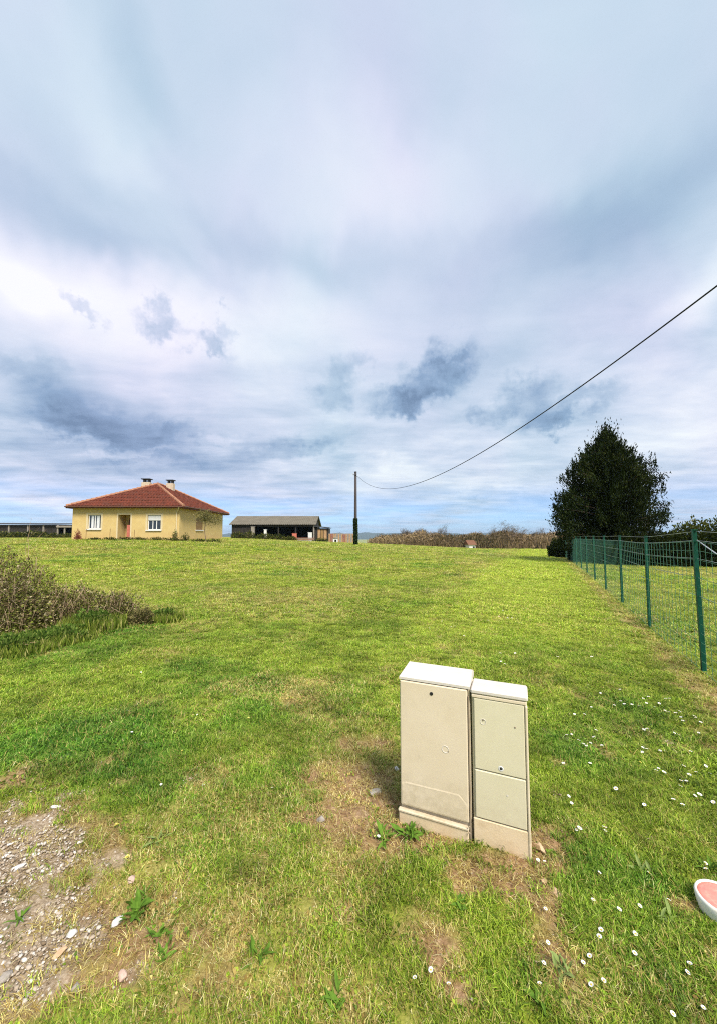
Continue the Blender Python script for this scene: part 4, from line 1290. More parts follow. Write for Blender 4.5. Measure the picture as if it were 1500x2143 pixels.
# ------------------------------------------------------------------ evergreen tree and hedge behind the fence
def build_tree():
    D = 21.5; cx = xat(1276, D); zb = float(H(cx, D)); top = zat(890, D, 1280)
    t = thing('evergreen_tree', 'tall dense dark evergreen tree behind the green fence', 'tree', (cx, D, zb))
    hgt = top - zb
    trunk = MB()
    trunk.tube([(cx, D, zb - .2), (cx + .05, D, zb + 2), (cx, D, zb + hgt * .9)], [.22, .17, .03], 8)
    part('trunk', trunk, MT['bark'], t)

    def prof(f):       # half width of the crown at the height share f
        return np.interp(f, [0, .1, .22, .38, .52, .66, .78, .88, .95, 1.0], [2.2, 2.55, 2.6, 2.5, 2.45, 2.15, 1.65, 1.1, .5, .08])
    C, Dd, tn = [], [], []
    lim = MB()
    nb = 300
    for i in range(nb):
        f = (i + random.random()) / nb; f = f ** .85 * .97 + .02
        a = i * 2.399 + random.uniform(-.3, .3)
        L_ = prof(min(1, f + .06)) * random.uniform(.68, 1.12) * (1 + .14 * math.sin(a * 2 + 1.3) * (1 - f))
        z0 = zb + hgt * f * .92 + .1
        p0 = np.array([cx, D, z0]); d = np.array([math.cos(a), math.sin(a), 0])
        rise = .35 + .9 * f
        p1 = p0 + d * L_ * .6 + np.array([0, 0, L_ * .12]); p2 = p0 + d * L_ + np.array([0, 0, L_ * .28 * rise + .1])
        lim.tube([p0, p1, p2], [.035, .022, .006], 3, False)
        n = int(90 + 110 * L_)
        u = RNG.random(n) ** .6
        q = np.where(u[:, None] < .6, p0 + (p1 - p0) * (u[:, None] / .6), p1 + (p2 - p1) * ((u[:, None] - .6) / .4))
        sp = .13 + .20 * (1 - u)
        q = q + RNG.normal(size=(n, 3)) * sp[:, None] * np.array([1, 1, .8])
        C.append(q); dd = np.tile(d * .45 + np.array([0, 0, .75]), (n, 1)); Dd.append(dd); tn.append(np.clip(.30 + .4 * RNG.random(n) + (.15 if random.random() < .25 else 0), 0, 1))
        # upright tip shoots break the outline
        if random.random() < .75:
            for s in range(random.choice((1, 2, 3))):
                e = p2 - np.array([0, 0, .06]) + RNG.normal(size=3) * .07; ln = random.uniform(.25, .6)
                k = 16; uu = np.linspace(0, 1, k)
                C.append(e + uu[:, None] * (np.array([d[0] * .15, d[1] * .15, 1]) * ln) + RNG.normal(size=(k, 3)) * .05 * (1.2 - uu[:, None])); Dd.append(np.tile([d[0] * .3, d[1] * .3, 1.0], (k, 1))); tn.append(np.full(k, .45))
    C.append(np.array([cx, D, top - .45]) + RNG.normal(size=(240, 3)) * np.array([.32, .32, .30])); Dd.append(np.tile([0, 0, 1.0], (240, 1))); tn.append(np.full(240, .4))
    for sx_, sz_ in ((0, .10), (-.20, -.10), (.22, -.12)):
        k = 40; uu = np.linspace(0, 1, k); C.append(np.array([cx + sx_, D, top - .65 + sz_]) + uu[:, None] * np.array([sx_ * .15, 0, .75]) + RNG.normal(size=(k, 3)) * .075 * (1.15 - uu[:, None])); Dd.append(np.tile([0, 0, 1.0], (k, 1))); tn.append(np.full(k, .4))
    # left shoulder bough, hanging over the fence
    for (px, py, r_, n) in ((1178, 1065, .36, 420), (1186, 1035, .26, 260), (1175, 1095, .40, 480), (1190, 1115, .40, 420), (1205, 1055, .40, 420), (1388, 1060, .22, 180), (1380, 1000, .22, 160), (1378, 1085, .35, 300)):
        c = FP(px, py, D - 1.0); C.append(c + RNG.normal(size=(n, 3)) * np.array([r_ * .6, r_ * .9, r_ * .8])); Dd.append(np.tile([-.3, 0, .7], (n, 1))); tn.append(np.clip(.3 + .35 * RNG.random(n), 0, 1))
        lim.tube([(cx, D, c[2] - .5), c * .5 + np.array([cx, D, c[2] - .3]) * .5, c], [.04, .03, .008], 3, False)
    part('limb', lim, MT['bark'], t)
    C, Dd, tn = np.vstack(C), np.vstack(Dd), np.concatenate(tn)
    leaves('crown', C, Dd, .16, .055, LEAF_DARK, t, tint=tn, jitter=.5)
    # the small stem at the fence corner
    x_, y_ = xat(1187, 24.5), 24.5; z_ = float(H(x_, y_))
    s = thing('young_tree', 'slim dark young tree at the far end of the green fence', 'tree', (x_, y_, z_))
    mb, tips = MB(), []
    branches(mb, np.array([x_, y_, z_ - .1]), np.array([0, 0, 1.]), 1.3, .07, 3, tips, .4, .2)
    part('trunk', mb, MT['bark'], s)
    n = 1500; k = RNG.integers(0, len(tips), n); P = np.array([p for p, d in tips]); d_ = np.array([d for p, d in tips])
    leaves('crown', P[k] + RNG.normal(0, .22, (n, 3)), d_[k], .14, .06, LEAF_DARK, s)


build_tree()


def build_hedge():
    # a row of shrubs, each one a plant of its own
    for i, (px, D, rx, h, lab) in enumerate((
            (1168, 28.0, .75, 1.5, 'dark bush at the far left end of the hedge by the fence corner'), (1232, 22.8, 1.3, 1.75, 'dark shrub low under the left side of the evergreen tree'),
            (1290, 20.6, 1.35, 1.75, 'dark shrub under the middle of the evergreen tree'), (1345, 20.2, 1.4, 1.8, 'dark shrub under the right side of the evergreen tree'),
            (1400, 20.0, 1.4, 2.05, 'hedge shrub directly right of the evergreen tree'), (1452, 19.8, 1.45, 2.7, 'taller olive green hedge shrub near the right edge behind the fence'),
            (1512, 19.6, 1.6, 2.75, 'tall hedge shrub cut off by the right edge behind the fence'), (1590, 19.4, 1.6, 2.6, 'hedge shrub out beyond the right edge'))):
        x_ = xat(px, D); b = (x_, D, float(H(x_, D)))
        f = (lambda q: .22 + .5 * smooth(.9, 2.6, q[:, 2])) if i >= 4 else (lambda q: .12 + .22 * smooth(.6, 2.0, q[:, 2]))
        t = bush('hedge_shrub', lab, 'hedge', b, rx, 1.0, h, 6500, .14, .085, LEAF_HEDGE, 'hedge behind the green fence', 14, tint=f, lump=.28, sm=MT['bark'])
        # skirt of leaves down to the ground
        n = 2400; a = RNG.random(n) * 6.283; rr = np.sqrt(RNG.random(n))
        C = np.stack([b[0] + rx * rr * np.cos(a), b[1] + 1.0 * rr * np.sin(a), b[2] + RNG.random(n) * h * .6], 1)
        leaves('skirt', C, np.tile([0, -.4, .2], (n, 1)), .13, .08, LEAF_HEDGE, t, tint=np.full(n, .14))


build_hedge()

# ------------------------------------------------------------------ winter wood beyond the crest
def build_wood():
    # the mass of bare brown trees reads as one
    n = 5200
    px = RNG.uniform(775, 1230, n); D = RNG.uniform(95, 190, n)
    tops = (vnoise(px, np.round(D / 24) * 9, .035, 61) - .5) * 17 + (vnoise(px, np.round(D / 24) * 9, .11, 62) - .5) * 9 + 1 + np.interp(px, [775, 800, 850, 900, 950, 1000, 1040, 1100, 1150, 1230], [1128, 1119, 1116, 1118, 1117, 1116, 1116, 1114, 1114, 1114])
    bx = (px - CX) / F * D
    zt = EYE + (1120.5 - tops + RNG.normal(0, 1.1, n) - np.abs(RNG.normal(0, 2.0, n)) ) / F * D
    V, Q, tn = [], [], []
    k = 0
    zb = H(bx, D) - .3
    for i in range(n):
        h = max(zt[i] - zb[i], 2.0); base = np.array([bx[i], D[i], zb[i]])
        for s in range(3):
            a = random.random() * 6.283; sp = random.uniform(.1, .5) * h
            e = base + np.array([math.cos(a) * sp, math.sin(a) * sp, h * random.uniform(.75, 1.0)]); m_ = base + (e - base) * .45 + np.array([0, 0, h * .1])
            w = random.uniform(.03, .09)
            V += [base + [-w, 0, 0], base + [w, 0, 0], m_ + [w * .8, 0, 0], e, m_ + [-w * .8, 0, 0]]
            Q += [(k, k + 1, k + 2, k + 4), (k + 4, k + 2, k + 3, k + 3)]; k += 5
            t_ = random.random(); tn += [t_, t_]
    V = np.array(V)
    # twig haze: many small slivers round the tops
    m_ = 70000
    j = RNG.integers(0, n, m_); hh = np.maximum(zt[j] - zb[j], 2)
    C = np.stack([bx[j] + RNG.normal(0, .12, m_) * hh, D[j] + RNG.normal(0, .12, m_) * hh, zb[j] + hh * (1.02 - np.abs(RNG.normal(0, .42, m_)))], 1)
    C = C[C[:, 2] > zb[j] - 1]; m_ = len(C)
    me2 = leaves('wood', C, np.tile([0, 0, .7], (m_, 1)), 1.0, .22, LEAF_WOOD, tint=np.clip(.05 + .85 * fbm(C[:, 0], C[:, 1] * .4, .06, 66, 3) + .12 * (C[:, 0] > 42), 0, 1), jitter=1.0, off=np.zeros(3))
    o = bpy.data.objects.new('woodland', me2); COL.objects.link(o); o['kind'] = 'stuff'
    Qt = [q if q[2] != q[3] else q for q in Q]
    tri = [];
    mbv, f4, f3, t4 = V, [q for q in Q if q[2] != q[3]], [q[:3] for q in Q if q[2] == q[3]], None
    me = bpy.data.meshes.new('woodland_stems'); me.from_pydata([tuple(v) for v in V], [], f4 + f3); me.materials.append(LEAF_WOOD)
    a = me.attributes.new('tint', 'FLOAT', 'FACE'); half = np.array([tn[i] for i in range(0, len(tn), 2)])
    a.data.foreach_set('value', np.concatenate([half, half]).astype(np.float32) * .75)
    o = bpy.data.objects.new('woodland_stems', me); COL.objects.link(o); o['kind'] = 'stuff'
    # the single bare trees that stand above it
    for px_, top, D_, sp, lab in ((843, 1110, 110, .5, 'small bare tree standing above the brown wood, nearest the pole'), (915, 1099, 105, .55, 'rounded bare tree in the middle of the brown wood'),
                                  (1078, 1093, 100, .62, 'widest bare tree above the brown wood, left of the evergreen'), (1000, 1110, 105, .5, 'low bare tree between the two larger bare trees'), (880, 1108, 108, .5, 'thin bare tree just left of the rounded one'), (1118, 1107, 102, .5, 'low bare tree right of the widest one, close to the evergreen')):
        x_ = xat(px_, D_); zb_ = float(H(x_, D_)); h = zat(top, D_) - zb_
        t = thing('bare_tree', lab, 'tree', (x_, D_, zb_), 'bare trees above the wood')
        mb, tips = MB(), []
        branches(mb, np.array([x_, D_, zb_ - .3]), np.array([0, 0, 1.]), h * .34, .22, 5, tips, sp * 1.25, .05)
        zmax = max(v[2] for v in mb.v); sc = (h + .3) / (zmax - zb_ + .3)
        mb.v = [(x_ + (v[0] - x_) * sc, D_ + (v[1] - D_) * sc, zb_ + (v[2] - zb_) * sc) for v in mb.v]
        part('trunk', mb, MT['twig'], t)
        P = np.array([p for p, d in tips]); P = np.array([x_, D_, zb_]) + (P - [x_, D_, zb_]) * sc; d_ = np.array([d for p, d in tips])
        n2 = 2400; k2 = RNG.integers(0, len(P), n2)
        leaves('crown', P[k2] + RNG.normal(0, .40, (n2, 3)), d_[k2], .7, .045, LEAF_WOOD, t, tint=np.full(n2, .25))
    # little farmhouse among the trees
    D_ = 92.0; x_ = xat(987, D_); z1 = zat(1135, D_); z0 = float(H(x_, D_)); w = .75
    t = thing('farm_hut', 'tiny far hut with a brown roof and white wall in the brown wood', 'house', (x_, D_, z0))
    part('wall', MB().box((x_ - w, D_, z0 - .5), (x_ + w, D_ + 4, z1 - .6)), MT['white'], t)
    part('roof', MB().add([(x_ - w - .3, D_ - .3, z1 - .6), (x_ + w + .3, D_ - .3, z1 - .6), (x_ + w + .3, D_ + 4.3, z1 - .6), (x_ - w - .3, D_ + 4.3, z1 - .6), (x_ - w - .3, D_ + 2, z1 + .5), (x_ + w + .3, D_ + 2, z1 + .5)],
                          [(0, 1, 5, 4), (2, 3, 4, 5), (0, 4, 3), (1, 2, 5), (3, 2, 1, 0)]), MT['door'], t)
    part('window', MB().box((x_ + .1, D_ - .03, z0 + (z1 - z0) * .4), (x_ + .6, D_ - .002, z1 - 1.0)), MT['glass'], t)


build_wood()

# ------------------------------------------------------------------ bramble thicket on the left
def build_brambles():
    specs = (
        # px, py of the foot, half width px, top py, n leaves, mat, label
        ((-60, 1330), 130, 1150, 4200, LEAF_BRAM, 'big brown bramble mound cut off by the left edge'),
        ((40, 1310), 95, 1168, 3600, LEAF_BRAM, 'brown bramble mound second from the left edge'),
        ((150, 1300), 80, 1222, 2400, LEAF_BRAM, 'low brown bramble in the middle of the thicket'),
        ((240, 1300), 60, 1232, 2000, LEAF_BRAM, 'tangled brown bramble with pale canes right of the middle of the thicket'),
        ((195, 1318), 55, 1262, 1800, LEAF_GREEN, 'dark green bramble clump at the front of the thicket'),
        ((345, 1300), 36, 1262, 1300, LEAF_GREEN, 'small green tuft at the right end of the thicket'),
        ((300, 1306), 30, 1270, 900, LEAF_OLIVE, 'small dry olive tuft beside the green one in the thicket'),
        ((20, 1362), 90, 1318, 2200, LEAF_GREEN, 'lush green weeds at the left front of the thicket'),
        ((115, 1342), 70, 1306, 1600, LEAF_GREEN, 'green weeds at the front of the thicket between the bramble mounds'))
    for (px, py), hw, top, n, m, lab in specs:
        b = G(px, py); D = b[1]; h = zat(top, D) - b[2]; w = hw / F * D
        if m is LEAF_GREEN:
            t = bush('bramble', lab, 'bush', b, w, w * .75, h * .8, n, .05, .03, LEAF_GREEN, 'brambles at the left', 12, lump=.6, sm=MT['cane'])
            k_ = n; a_ = RNG.random(k_) * 6.283; q_ = np.sqrt(RNG.random(k_)) * 1.12
            X_, Y_ = b[0] + w * q_ * np.cos(a_), b[1] + w * .8 * q_ * np.sin(a_); L2 = h * RNG.uniform(.25, .75, k_)
            leaves('long_grass', np.stack([X_, Y_, H(X_, Y_) + L2 * .45], 1), np.tile([.15, -.1, 1.0], (k_, 1)), h * .55, .016, LEAF_GRASSY, t, jitter=.4)
        else:
            t = bush('bramble', lab, 'bush', b, w, w * .75, h * 1.02, int(n * 2.8), .040, .023, m, 'brambles at the left', 16, lump=.55, sm=MT['cane'], up=.1)
        if m is LEAF_BRAM:
            mb = MB()
            for i in range(int(70 * w + 16)):
                a = random.random() * 6.283; q = random.uniform(.1, .95); c = b + np.array([w * q * math.cos(a), w * .75 * q * math.sin(a), 0])
                hh = h * random.uniform(.5, 1.12) * math.sqrt(max(.06, 1 - q * q)); a2 = random.random() * 6.283; rr = random.uniform(.2, .7) * w
                p1 = c + np.array([math.cos(a2) * rr * .4, math.sin(a2) * rr * .4, hh]); p2 = c + np.array([math.cos(a2) * rr, math.sin(a2) * rr, hh * random.uniform(.3, .95)])
                mb.tube([c, c * .45 + p1 * .55 + np.array([0, 0, hh * .12]), p1, p2], [.0042, .0036, .003, .0015], 3, False)
            part('cane', mb, MT['cane'], t)
    # one taller twig that stands out of the mound
    b = G(40, 1310); D = b[1]; p0 = np.array([xat(48, D), D, b[2] + .4]); p1 = np.array([xat(56, D), D, zat(1140, D)])
    mb, tips = MB(), []
    branches(mb, p0, (p1 - p0) / np.linalg.norm(p1 - p0), np.linalg.norm(p1 - p0) * .62, .008, 2, tips, .3, .1)
    o = tag(part('tall_twig', mb, MT['cane'], loc=p0), 'single tall twig rising out of the brown bramble mound', 'twig')


build_brambles()

# ------------------------------------------------------------------ the two utility cabinets
def build_cabinets():
    A = G(837, 1716); B = G(1113, 1800)                # feet of the outer front corners
    u = B - A; u[2] = 0; Wd = np.linalg.norm(u); u /= Wd
    v = np.array([-u[1], u[0], 0]); k = np.array([0, 0, 1.])
    j = G(990, 1760); s = float(np.dot((j - A)[:2], u[:2]))
    zA = zat(1414, A[1], 840); z0 = -.12
    # left, deeper cabinet
    o = A.copy(); o[2] = 0
    w1, d1, h1 = s - .004, .20, zA
    t = thing('meter_cabinet', 'wider cream utility cabinet with a large single door, on the left of the pair', 'cabinet', o + u * w1 / 2)
    P = lambda a, b, c: o + u * a + v * b + k * c
    part('body', MB().obox(P(.002, .010, z0), u * (w1 - .004), v * (d1 - .012), k * (h1 - z0 - .0225), .008), MT['cab'], t)
    # sloped lid: front edge low, back edge high, overhanging
    b0, b1 = -.004, d1 + .004
    lid = [P(0, b0, h1 - .016), P(w1, b0, h1 - .016), P(w1, b1, h1 - .016), P(0, b1, h1 - .016), P(0, b0, h1 - .003), P(w1, b0, h1 - .003), P(w1 - .004, b0 + .012, h1 + .003), P(.004, b0 + .012, h1 + .003),
           P(w1 - .006, b1 - .006, h1 + .018), P(.006, b1 - .006, h1 + .018), P(w1, b1, h1 + .010), P(0, b1, h1 + .010)]
    part('lid', MB().add(lid, [(0, 3, 2, 1), (0, 1, 5, 4), (4, 5, 6, 7), (7, 6, 8, 9), (9, 8, 10, 11), (11, 10, 2, 3), (1, 2, 10, 8, 6, 5), (0, 4, 7, 9, 11, 3)]), MT['cabtop'], t)
    zd0, zd1 = .085, h1 - .021
    dw0, dw1 = .004, w1 - .014
    door = part('door', MB().obox(P(dw0, -.006, zd0), u * (dw1 - dw0), v * .016, k * (zd1 - zd0), .006), MT['cab'], t)
    # the dished foot of the door: a shallow recessed step
    part('door_foot', MB().add([P(dw0 + .012, -.0072, zd0 + .012), P(dw1 - .012, -.0072, zd0 + .012), P(dw1 - .012, -.0072, zd0 + .085), P(dw1 - .05, -.0078, zd0 + .125), P(dw0 + .03, -.0078, zd0 + .120), P(dw0 + .012, -.0072, zd0 + .11),
                                P(dw0 + .012, -.0062, zd0 + .008), P(dw1 - .012, -.0062, zd0 + .008), P(dw1 - .006, -.0062, zd0 + .09), P(dw1 - .05, -.0062, zd0 + .132), P(dw0 + .03, -.0062, zd0 + .127), P(dw0 + .006, -.0062, zd0 + .115)],
                               [(0, 1, 2, 3, 4, 5), (6, 7, 1, 0), (7, 8, 2, 1), (8, 9, 3, 2), (9, 10, 4, 3), (10, 11, 5, 4), (11, 6, 0, 5)]), MT['cab'], door)

    def disc(c, r, n=14, h=.004):
        """short stud standing out of the front"""
        mb = MB(); r0 = []
        for q, rr in ((0, r), (-h * .7, r), (-h, r * .8)):
            for i in range(n):
                th = 6.283 * i / n; mb.v.append(tuple(c + u * rr * math.cos(th) + k * rr * math.sin(th) + v * q))
        for L_ in range(2):
            for i in range(n): mb.f.append((L_ * n + i, L_ * n + (i + 1) % n, (L_ + 1) * n + (i + 1) % n, (L_ + 1) * n + i))
        mb.f.append(tuple(2 * n + i for i in range(n)))
        return mb

    def ring(c, r, w, n=20, h=.0015):
        mb = MB()
        for q, rr in ((0, r), (-h, r - w * .3), (-h, r - w * .7), (0, r - w)):
            for i in range(n):
                th = 6.283 * i / n; mb.v.append(tuple(c + u * rr * math.cos(th) + k * rr * math.sin(th) + v * q))
        for L_ in range(3):
            for i in range(n): mb.f.append((L_ * n + i, L_ * n + (i + 1) % n, (L_ + 1) * n + (i + 1) % n, (L_ + 1) * n + i))
        return mb
    lk = P(w1 * .475, -.0062, h1 - .068)
    L1 = part('lock', disc(lk, .009, 14, .003), MT['black'], door)
    part('emblem', ring(P(w1 * .66, -.0062, h1 * .555), .019, .004), MT['cabtop'], door)
    part('emblem_pin', disc(P(w1 * .70, -.0062, h1 * .545), .0035, 8, .002), MT['seam'], door)
    part('plinth', MB().obox(P(-.004, -.016, z0), u * (w1 - .012), v * .024, k * (.066 - z0), .006), MT['plinth'], t)
    part('plinth_rail', MB().obox(P(-.006, -.022, .056), u * (w1 - .008), v * .026, k * .014, .004), MT['cab'], t)
    for z_ in (.085, .055):
        part('hinge_pin', disc(P(w1 - .012, -.024, z_), .005, 8, .004), MT['seam'], t)
    part('seam_post', MB().obox(P(w1 - .0115, -.005, z0 + .05), u * .006, v * .02, k * (h1 - z0 - .10), .004), MT['seam'], t)
    # right, slimmer cabinet with two doors
    w2, d2, h2 = Wd - s - .002, .145, h1 - .006
    o2 = A + u * s; o2[2] = 0
    t2 = thing('telecom_cabinet', 'slimmer pale cabinet with two stacked doors, on the right of the pair', 'cabinet', o2 + u * w2 / 2)
    Q_ = lambda a, b, c: o2 + u * a + v * b + k * c
    part('body', MB().obox(Q_(.003, .006, z0), u * (w2 - .006), v * (d2 - .006), k * (h2 - z0 - .030), .006), MT['cab2'], t2)
    part('lid', MB().obox(Q_(-.001, -.010, h2 - .028), u * (w2 + .004), v * (d2 + .014), k * .026, .007), MT['cabtop'], t2)
    part('lid_lip', MB().obox(Q_(.004, -.0065, h2 - .046), u * (w2 - .01), v * .014, k * .0165, .003), MT['cab'], t2)
    zs = h2 * .475; zb = h2 * .165
    up = part('upper_door', MB().obox(Q_(.014, -.004, zs + .002), u * (w2 - .030), v * .012, k * (h2 - .050 - zs), .004), MT['cab2'], t2)
    lo = part('lower_door', MB().obox(Q_(.014, -.004, zb + .002), u * (w2 - .030), v * .012, k * (zs - zb - .005), .004), MT['cab2'], t2)
    part('plinth', MB().obox(Q_(.003, -.003, z0), u * (w2 - .002), v * .010, k * (zb - z0 - .004), .004), MT['plinth'], t2)
    part('edge_strip', MB().obox(Q_(w2 - .013, -.007, z0 + .02), u * .012, v * .02, k * (h2 - z0 - .07), .004), MT['cab'], t2)
    q = Q_(w2 * .52, -.0042, zs + .028)
    part('lock_ring', ring(q, .013, .006), MT['white'], up); part('lock', disc(q, .0055, 10, .003), MT['black'], up)
    part('screw', disc(Q_(w2 * .22, -.0042, h2 * .80), .004, 8, .002), MT['seam'], up); part('emblem', ring(Q_(w2 * .22, -.0042, h2 * .79), .015, .003), MT['cabtop'], up)
    part('screw', disc(Q_(w2 * .78, -.0042, h2 * .79), .004, 8, .002), MT['seam'], up)
    part('badge', disc(Q_(w2 * .62, -.0042, zb + (zs - zb) * .60), .005, 8, .001), MT['cabtop'], lo)


build_cabinets()

# ------------------------------------------------------------------ boundary marker
def build_marker():
    b = G(1515, 1917); c = (b[0] + .010, b[1] + .012, b[2] - .048)
    t = thing('boundary_marker', 'short white marker with a faded pink top and a slot in it', 'marker', c)
    part('body', MB().lathe(c, [(.070, -.05), (.074, 0), (.088, .075), (.091, .096), (.087, .104), (.081, .105), (.080, .098), (.0795, .09)], 28), MT['marker_w'], t, True)
    cp = part('cap', MB().lathe(c, [(.079, .091), (.079, .0985), (.066, .1015), (.03, .1025), (.022, .1025)], 28), MT['marker_p'], t, True)
    part('slot', MB().box((c[0] - .014, c[1] - .008, c[2] + .1028), (c[0] + .014, c[1] + .008, c[2] + .1045)), mat('dark_red_hole', (.16, .02, .02), rough=.9, bump=0), cp)
    part('crease_line', MB().tube([(c[0] - .012, c[1] - .078, c[2] + .02), (c[0] + .012, c[1] - .0825, c[2] + .05), (c[0] + .035, c[1] - .082, c[2] + .085)], .0022, 5), MT['seam'], t)  # diagonal crease of the body, its dark line put on as a brown tube


build_marker()

# ------------------------------------------------------------------ stones, gravel
def rock_mesh(name, m, seed, sx, sy, sz):
    import bmesh
    bm = bmesh.new(); bmesh.ops.create_icosphere(bm, subdivisions=2, radius=1)
    rg = random.Random(seed); pl = [(Vector((rg.gauss(0, 1), rg.gauss(0, 1), rg.gauss(0, 1))).normalized(), rg.uniform(.45, .85)) for _ in range(15)]
    for v_ in bm.verts:
        for nrm, dd in pl:
            q = v_.co.dot(nrm)
            if q > dd: v_.co -= nrm * (q - dd)
        v_.co *= 1 + rg.uniform(-.03, .03)
        v_.co.x *= sx; v_.co.y *= sy; v_.co.z *= sz
    me = bpy.data.meshes.new(name); bm.to_mesh(me); bm.free(); me.materials.append(m)
    return me


def build_stones():
    for i, (px, py, w, l, h, rz, m, lab) in enumerate((
            (126, 1995, 10, 17, 7, -35, 'st_tan', 'long tan stone on the gravel at the lower left'), (241, 1935, 13, 20, 9, -20, 'st_white', 'white stone left of the small dark green weed'),
            (156, 2071, 12, 14, 9, 20, 'st_grey', 'pale grey stone below the long tan stone'), (256, 2045, 12, 15, 8, 30, 'st_pink', 'pinkish stone near the lower left, right of the grey one'),
            (276, 1840, 11, 18, 6, 10, 'st_pink', 'flat pinkish stone between the yellow flower and the dark weed'), (1126, 1776, 10, 26, 10, 28, 'st_tan', 'upright tan stone against the right foot of the slim cabinet'),
            (1162, 1868, 18, 17, 8, 10, 'st_tan', 'broad tan stone on bare soil right of the cabinets'), (1138, 1847, 10, 7, 6, 0, 'st_tan', 'small tan stone just above the broad tan one'),
            (786, 1658, 20, 16, 7, 15, 'st_grey', 'flat grey stone on the bare soil left of the wide cabinet'), (829, 1613, 7, 9, 8, 0, 'st_white', 'pale stone against the left edge of the wide cabinet'),
            (672, 1718, 12, 10, 8, -15, 'st_grey', 'dark edged grey stone on bare soil farther left of the cabinets'), (40, 1815, 14, 12, 6, 15, 'st_white', 'pale stone in the gravel near the left edge'),
            (150, 1955, 13, 11, 6, 40, 'st_white', 'pale stone above the long tan stone'), (115, 1690, 16, 7, 5, 0, 'st_white', 'thin pale stone at the upper end of the gravel'), (8, 2045, 14, 18, 8, 0, 'st_grey', 'grey stone in the gravel at the very left edge'))):
        b = G(px, py); s = b[1] / F
        fl = 1.0
        me = rock_mesh('stone', MT[m], 40 + i, w * s * .95, l * s / fl * .8 if l < 28 else l * s * .9, h * s)
        o = part('stone', me, None, loc=(b[0], b[1], b[2] + h * s * .15)); o.rotation_euler = (random.uniform(-.15, .15), random.uniform(-.15, .15), R(rz))
        tag(o, lab, 'stone', 'loose stones')


build_stones()


def build_gravel():
    t = (1 + 5 ** .5) / 2
    ico = np.array([(-1, t, 0), (1, t, 0), (-1, -t, 0), (1, -t, 0), (0, -1, t), (0, 1, t), (0, -1, -t), (0, 1, -t), (t, 0, -1), (t, 0, 1), (-t, 0, -1), (-t, 0, 1)], float) / 1.9
    tr = np.array([(0, 11, 5), (0, 5, 1), (0, 1, 7), (0, 7, 10), (0, 10, 11), (1, 5, 9), (5, 11, 4), (11, 10, 2), (10, 7, 6), (7, 1, 8), (3, 9, 4), (3, 4, 2), (3, 2, 6), (3, 6, 8), (3, 8, 9), (4, 9, 5), (2, 4, 11), (6, 2, 10), (8, 6, 7), (9, 8, 1)])
    n = 260000
    r = np.sqrt(RNG.random(n) * (5.5 ** 2 - .9 ** 2) + .81); a = np.radians(RNG.uniform(-66, 46, n))
    x, y = r * np.sin(a), r * np.cos(a); m = masks(x, y)
    kp = RNG.random(n) < np.clip(m['gravel'] * .95 + m['soil'] * .10, 0, 1)
    x, y, g = x[kp], y[kp], m['gravel'][kp]; n = len(x)
    z = H(x, y) + (fbm(x, y, 22, 70, 3) - .5) * .03 - .004
    sz = RNG.lognormal(math.log(.0036), .50, n) * (.55 + .5 * g); sz = np.minimum(sz, .0088)
    V = ico[None] * (1 + RNG.uniform(-.42, .38, (n, 12, 1))); V = V * (sz[:, None, None] * np.stack([RNG.uniform(.8, 1.5, n), RNG.uniform(.8, 1.3, n), RNG.uniform(.5, .8, n)], 1)[:, None, :])
    th = RNG.random(n) * 6.283; c, s = np.cos(th)[:, None], np.sin(th)[:, None]
    V = np.stack([V[..., 0] * c - V[..., 1] * s, V[..., 0] * s + V[..., 1] * c, V[..., 2]], -1) + np.stack([x, y, z], 1)[:, None, :]
    Fc = (tr[None] + np.arange(n)[:, None, None] * 12).reshape(-1, 3)
    tn = np.repeat(np.clip(RNG.beta(1.5, 1.8, n) * (.75 + .25 * g), 0, 1), 20)
    me = np_mesh('gravel', V.reshape(-1, 3), Fc, PEBBLE, {'tint': ('FACE', tn)})
    o = bpy.data.objects.new('gravel', me); COL.objects.link(o); o['kind'] = 'stuff'
    print('gravel', n)


build_gravel()

# ------------------------------------------------------------------ flowers and weeds
def petal_ring(mb, n, r0, r1, w, z0, z1):
    for i in range(n):
        a = 6.283 * i / n; ca, sa = math.cos(a), math.sin(a); px, py = -sa * w / 2, ca * w / 2
        mb.add([(ca * r0, sa * r0, z0), (ca * r1 * .8 + px, sa * r1 * .8 + py, z1), (ca * r1, sa * r1, z1 * 1.02), (ca * r1 * .8 - px, sa * r1 * .8 - py, z1)], [(0, 1, 2, 3)])


def flower_meshes():
    hd = MB(); petal_ring(hd, 13, .002, .0125, .0065, .036, .0385); stem = MB().tube([(0, 0, -.01), (.002, .001, .02), (0, 0, .0355)], .0011, 4)
    c = MB().lathe((0, 0, .0362), [(.0045, 0), (.0042, .002), (.002, .0034)], 8)
    yl = MB()
    for q in range(3): petal_ring(yl, 14, .001, .017 - .004 * q, .006, .03, .034 + .004 * q)
    ystem = MB().tube([(0, 0, -.01), (0, 0, .03)], .0016, 5)
    return [b.mesh(nm, m) for b, nm, m in ((hd, 'petals', MT['petal']), (stem, 'stem', MT['stem']), (c, 'flower_centre', MT['yolk']), (yl, 'petals', MT['yellow']), (ystem, 'stem', MT['stem']))]


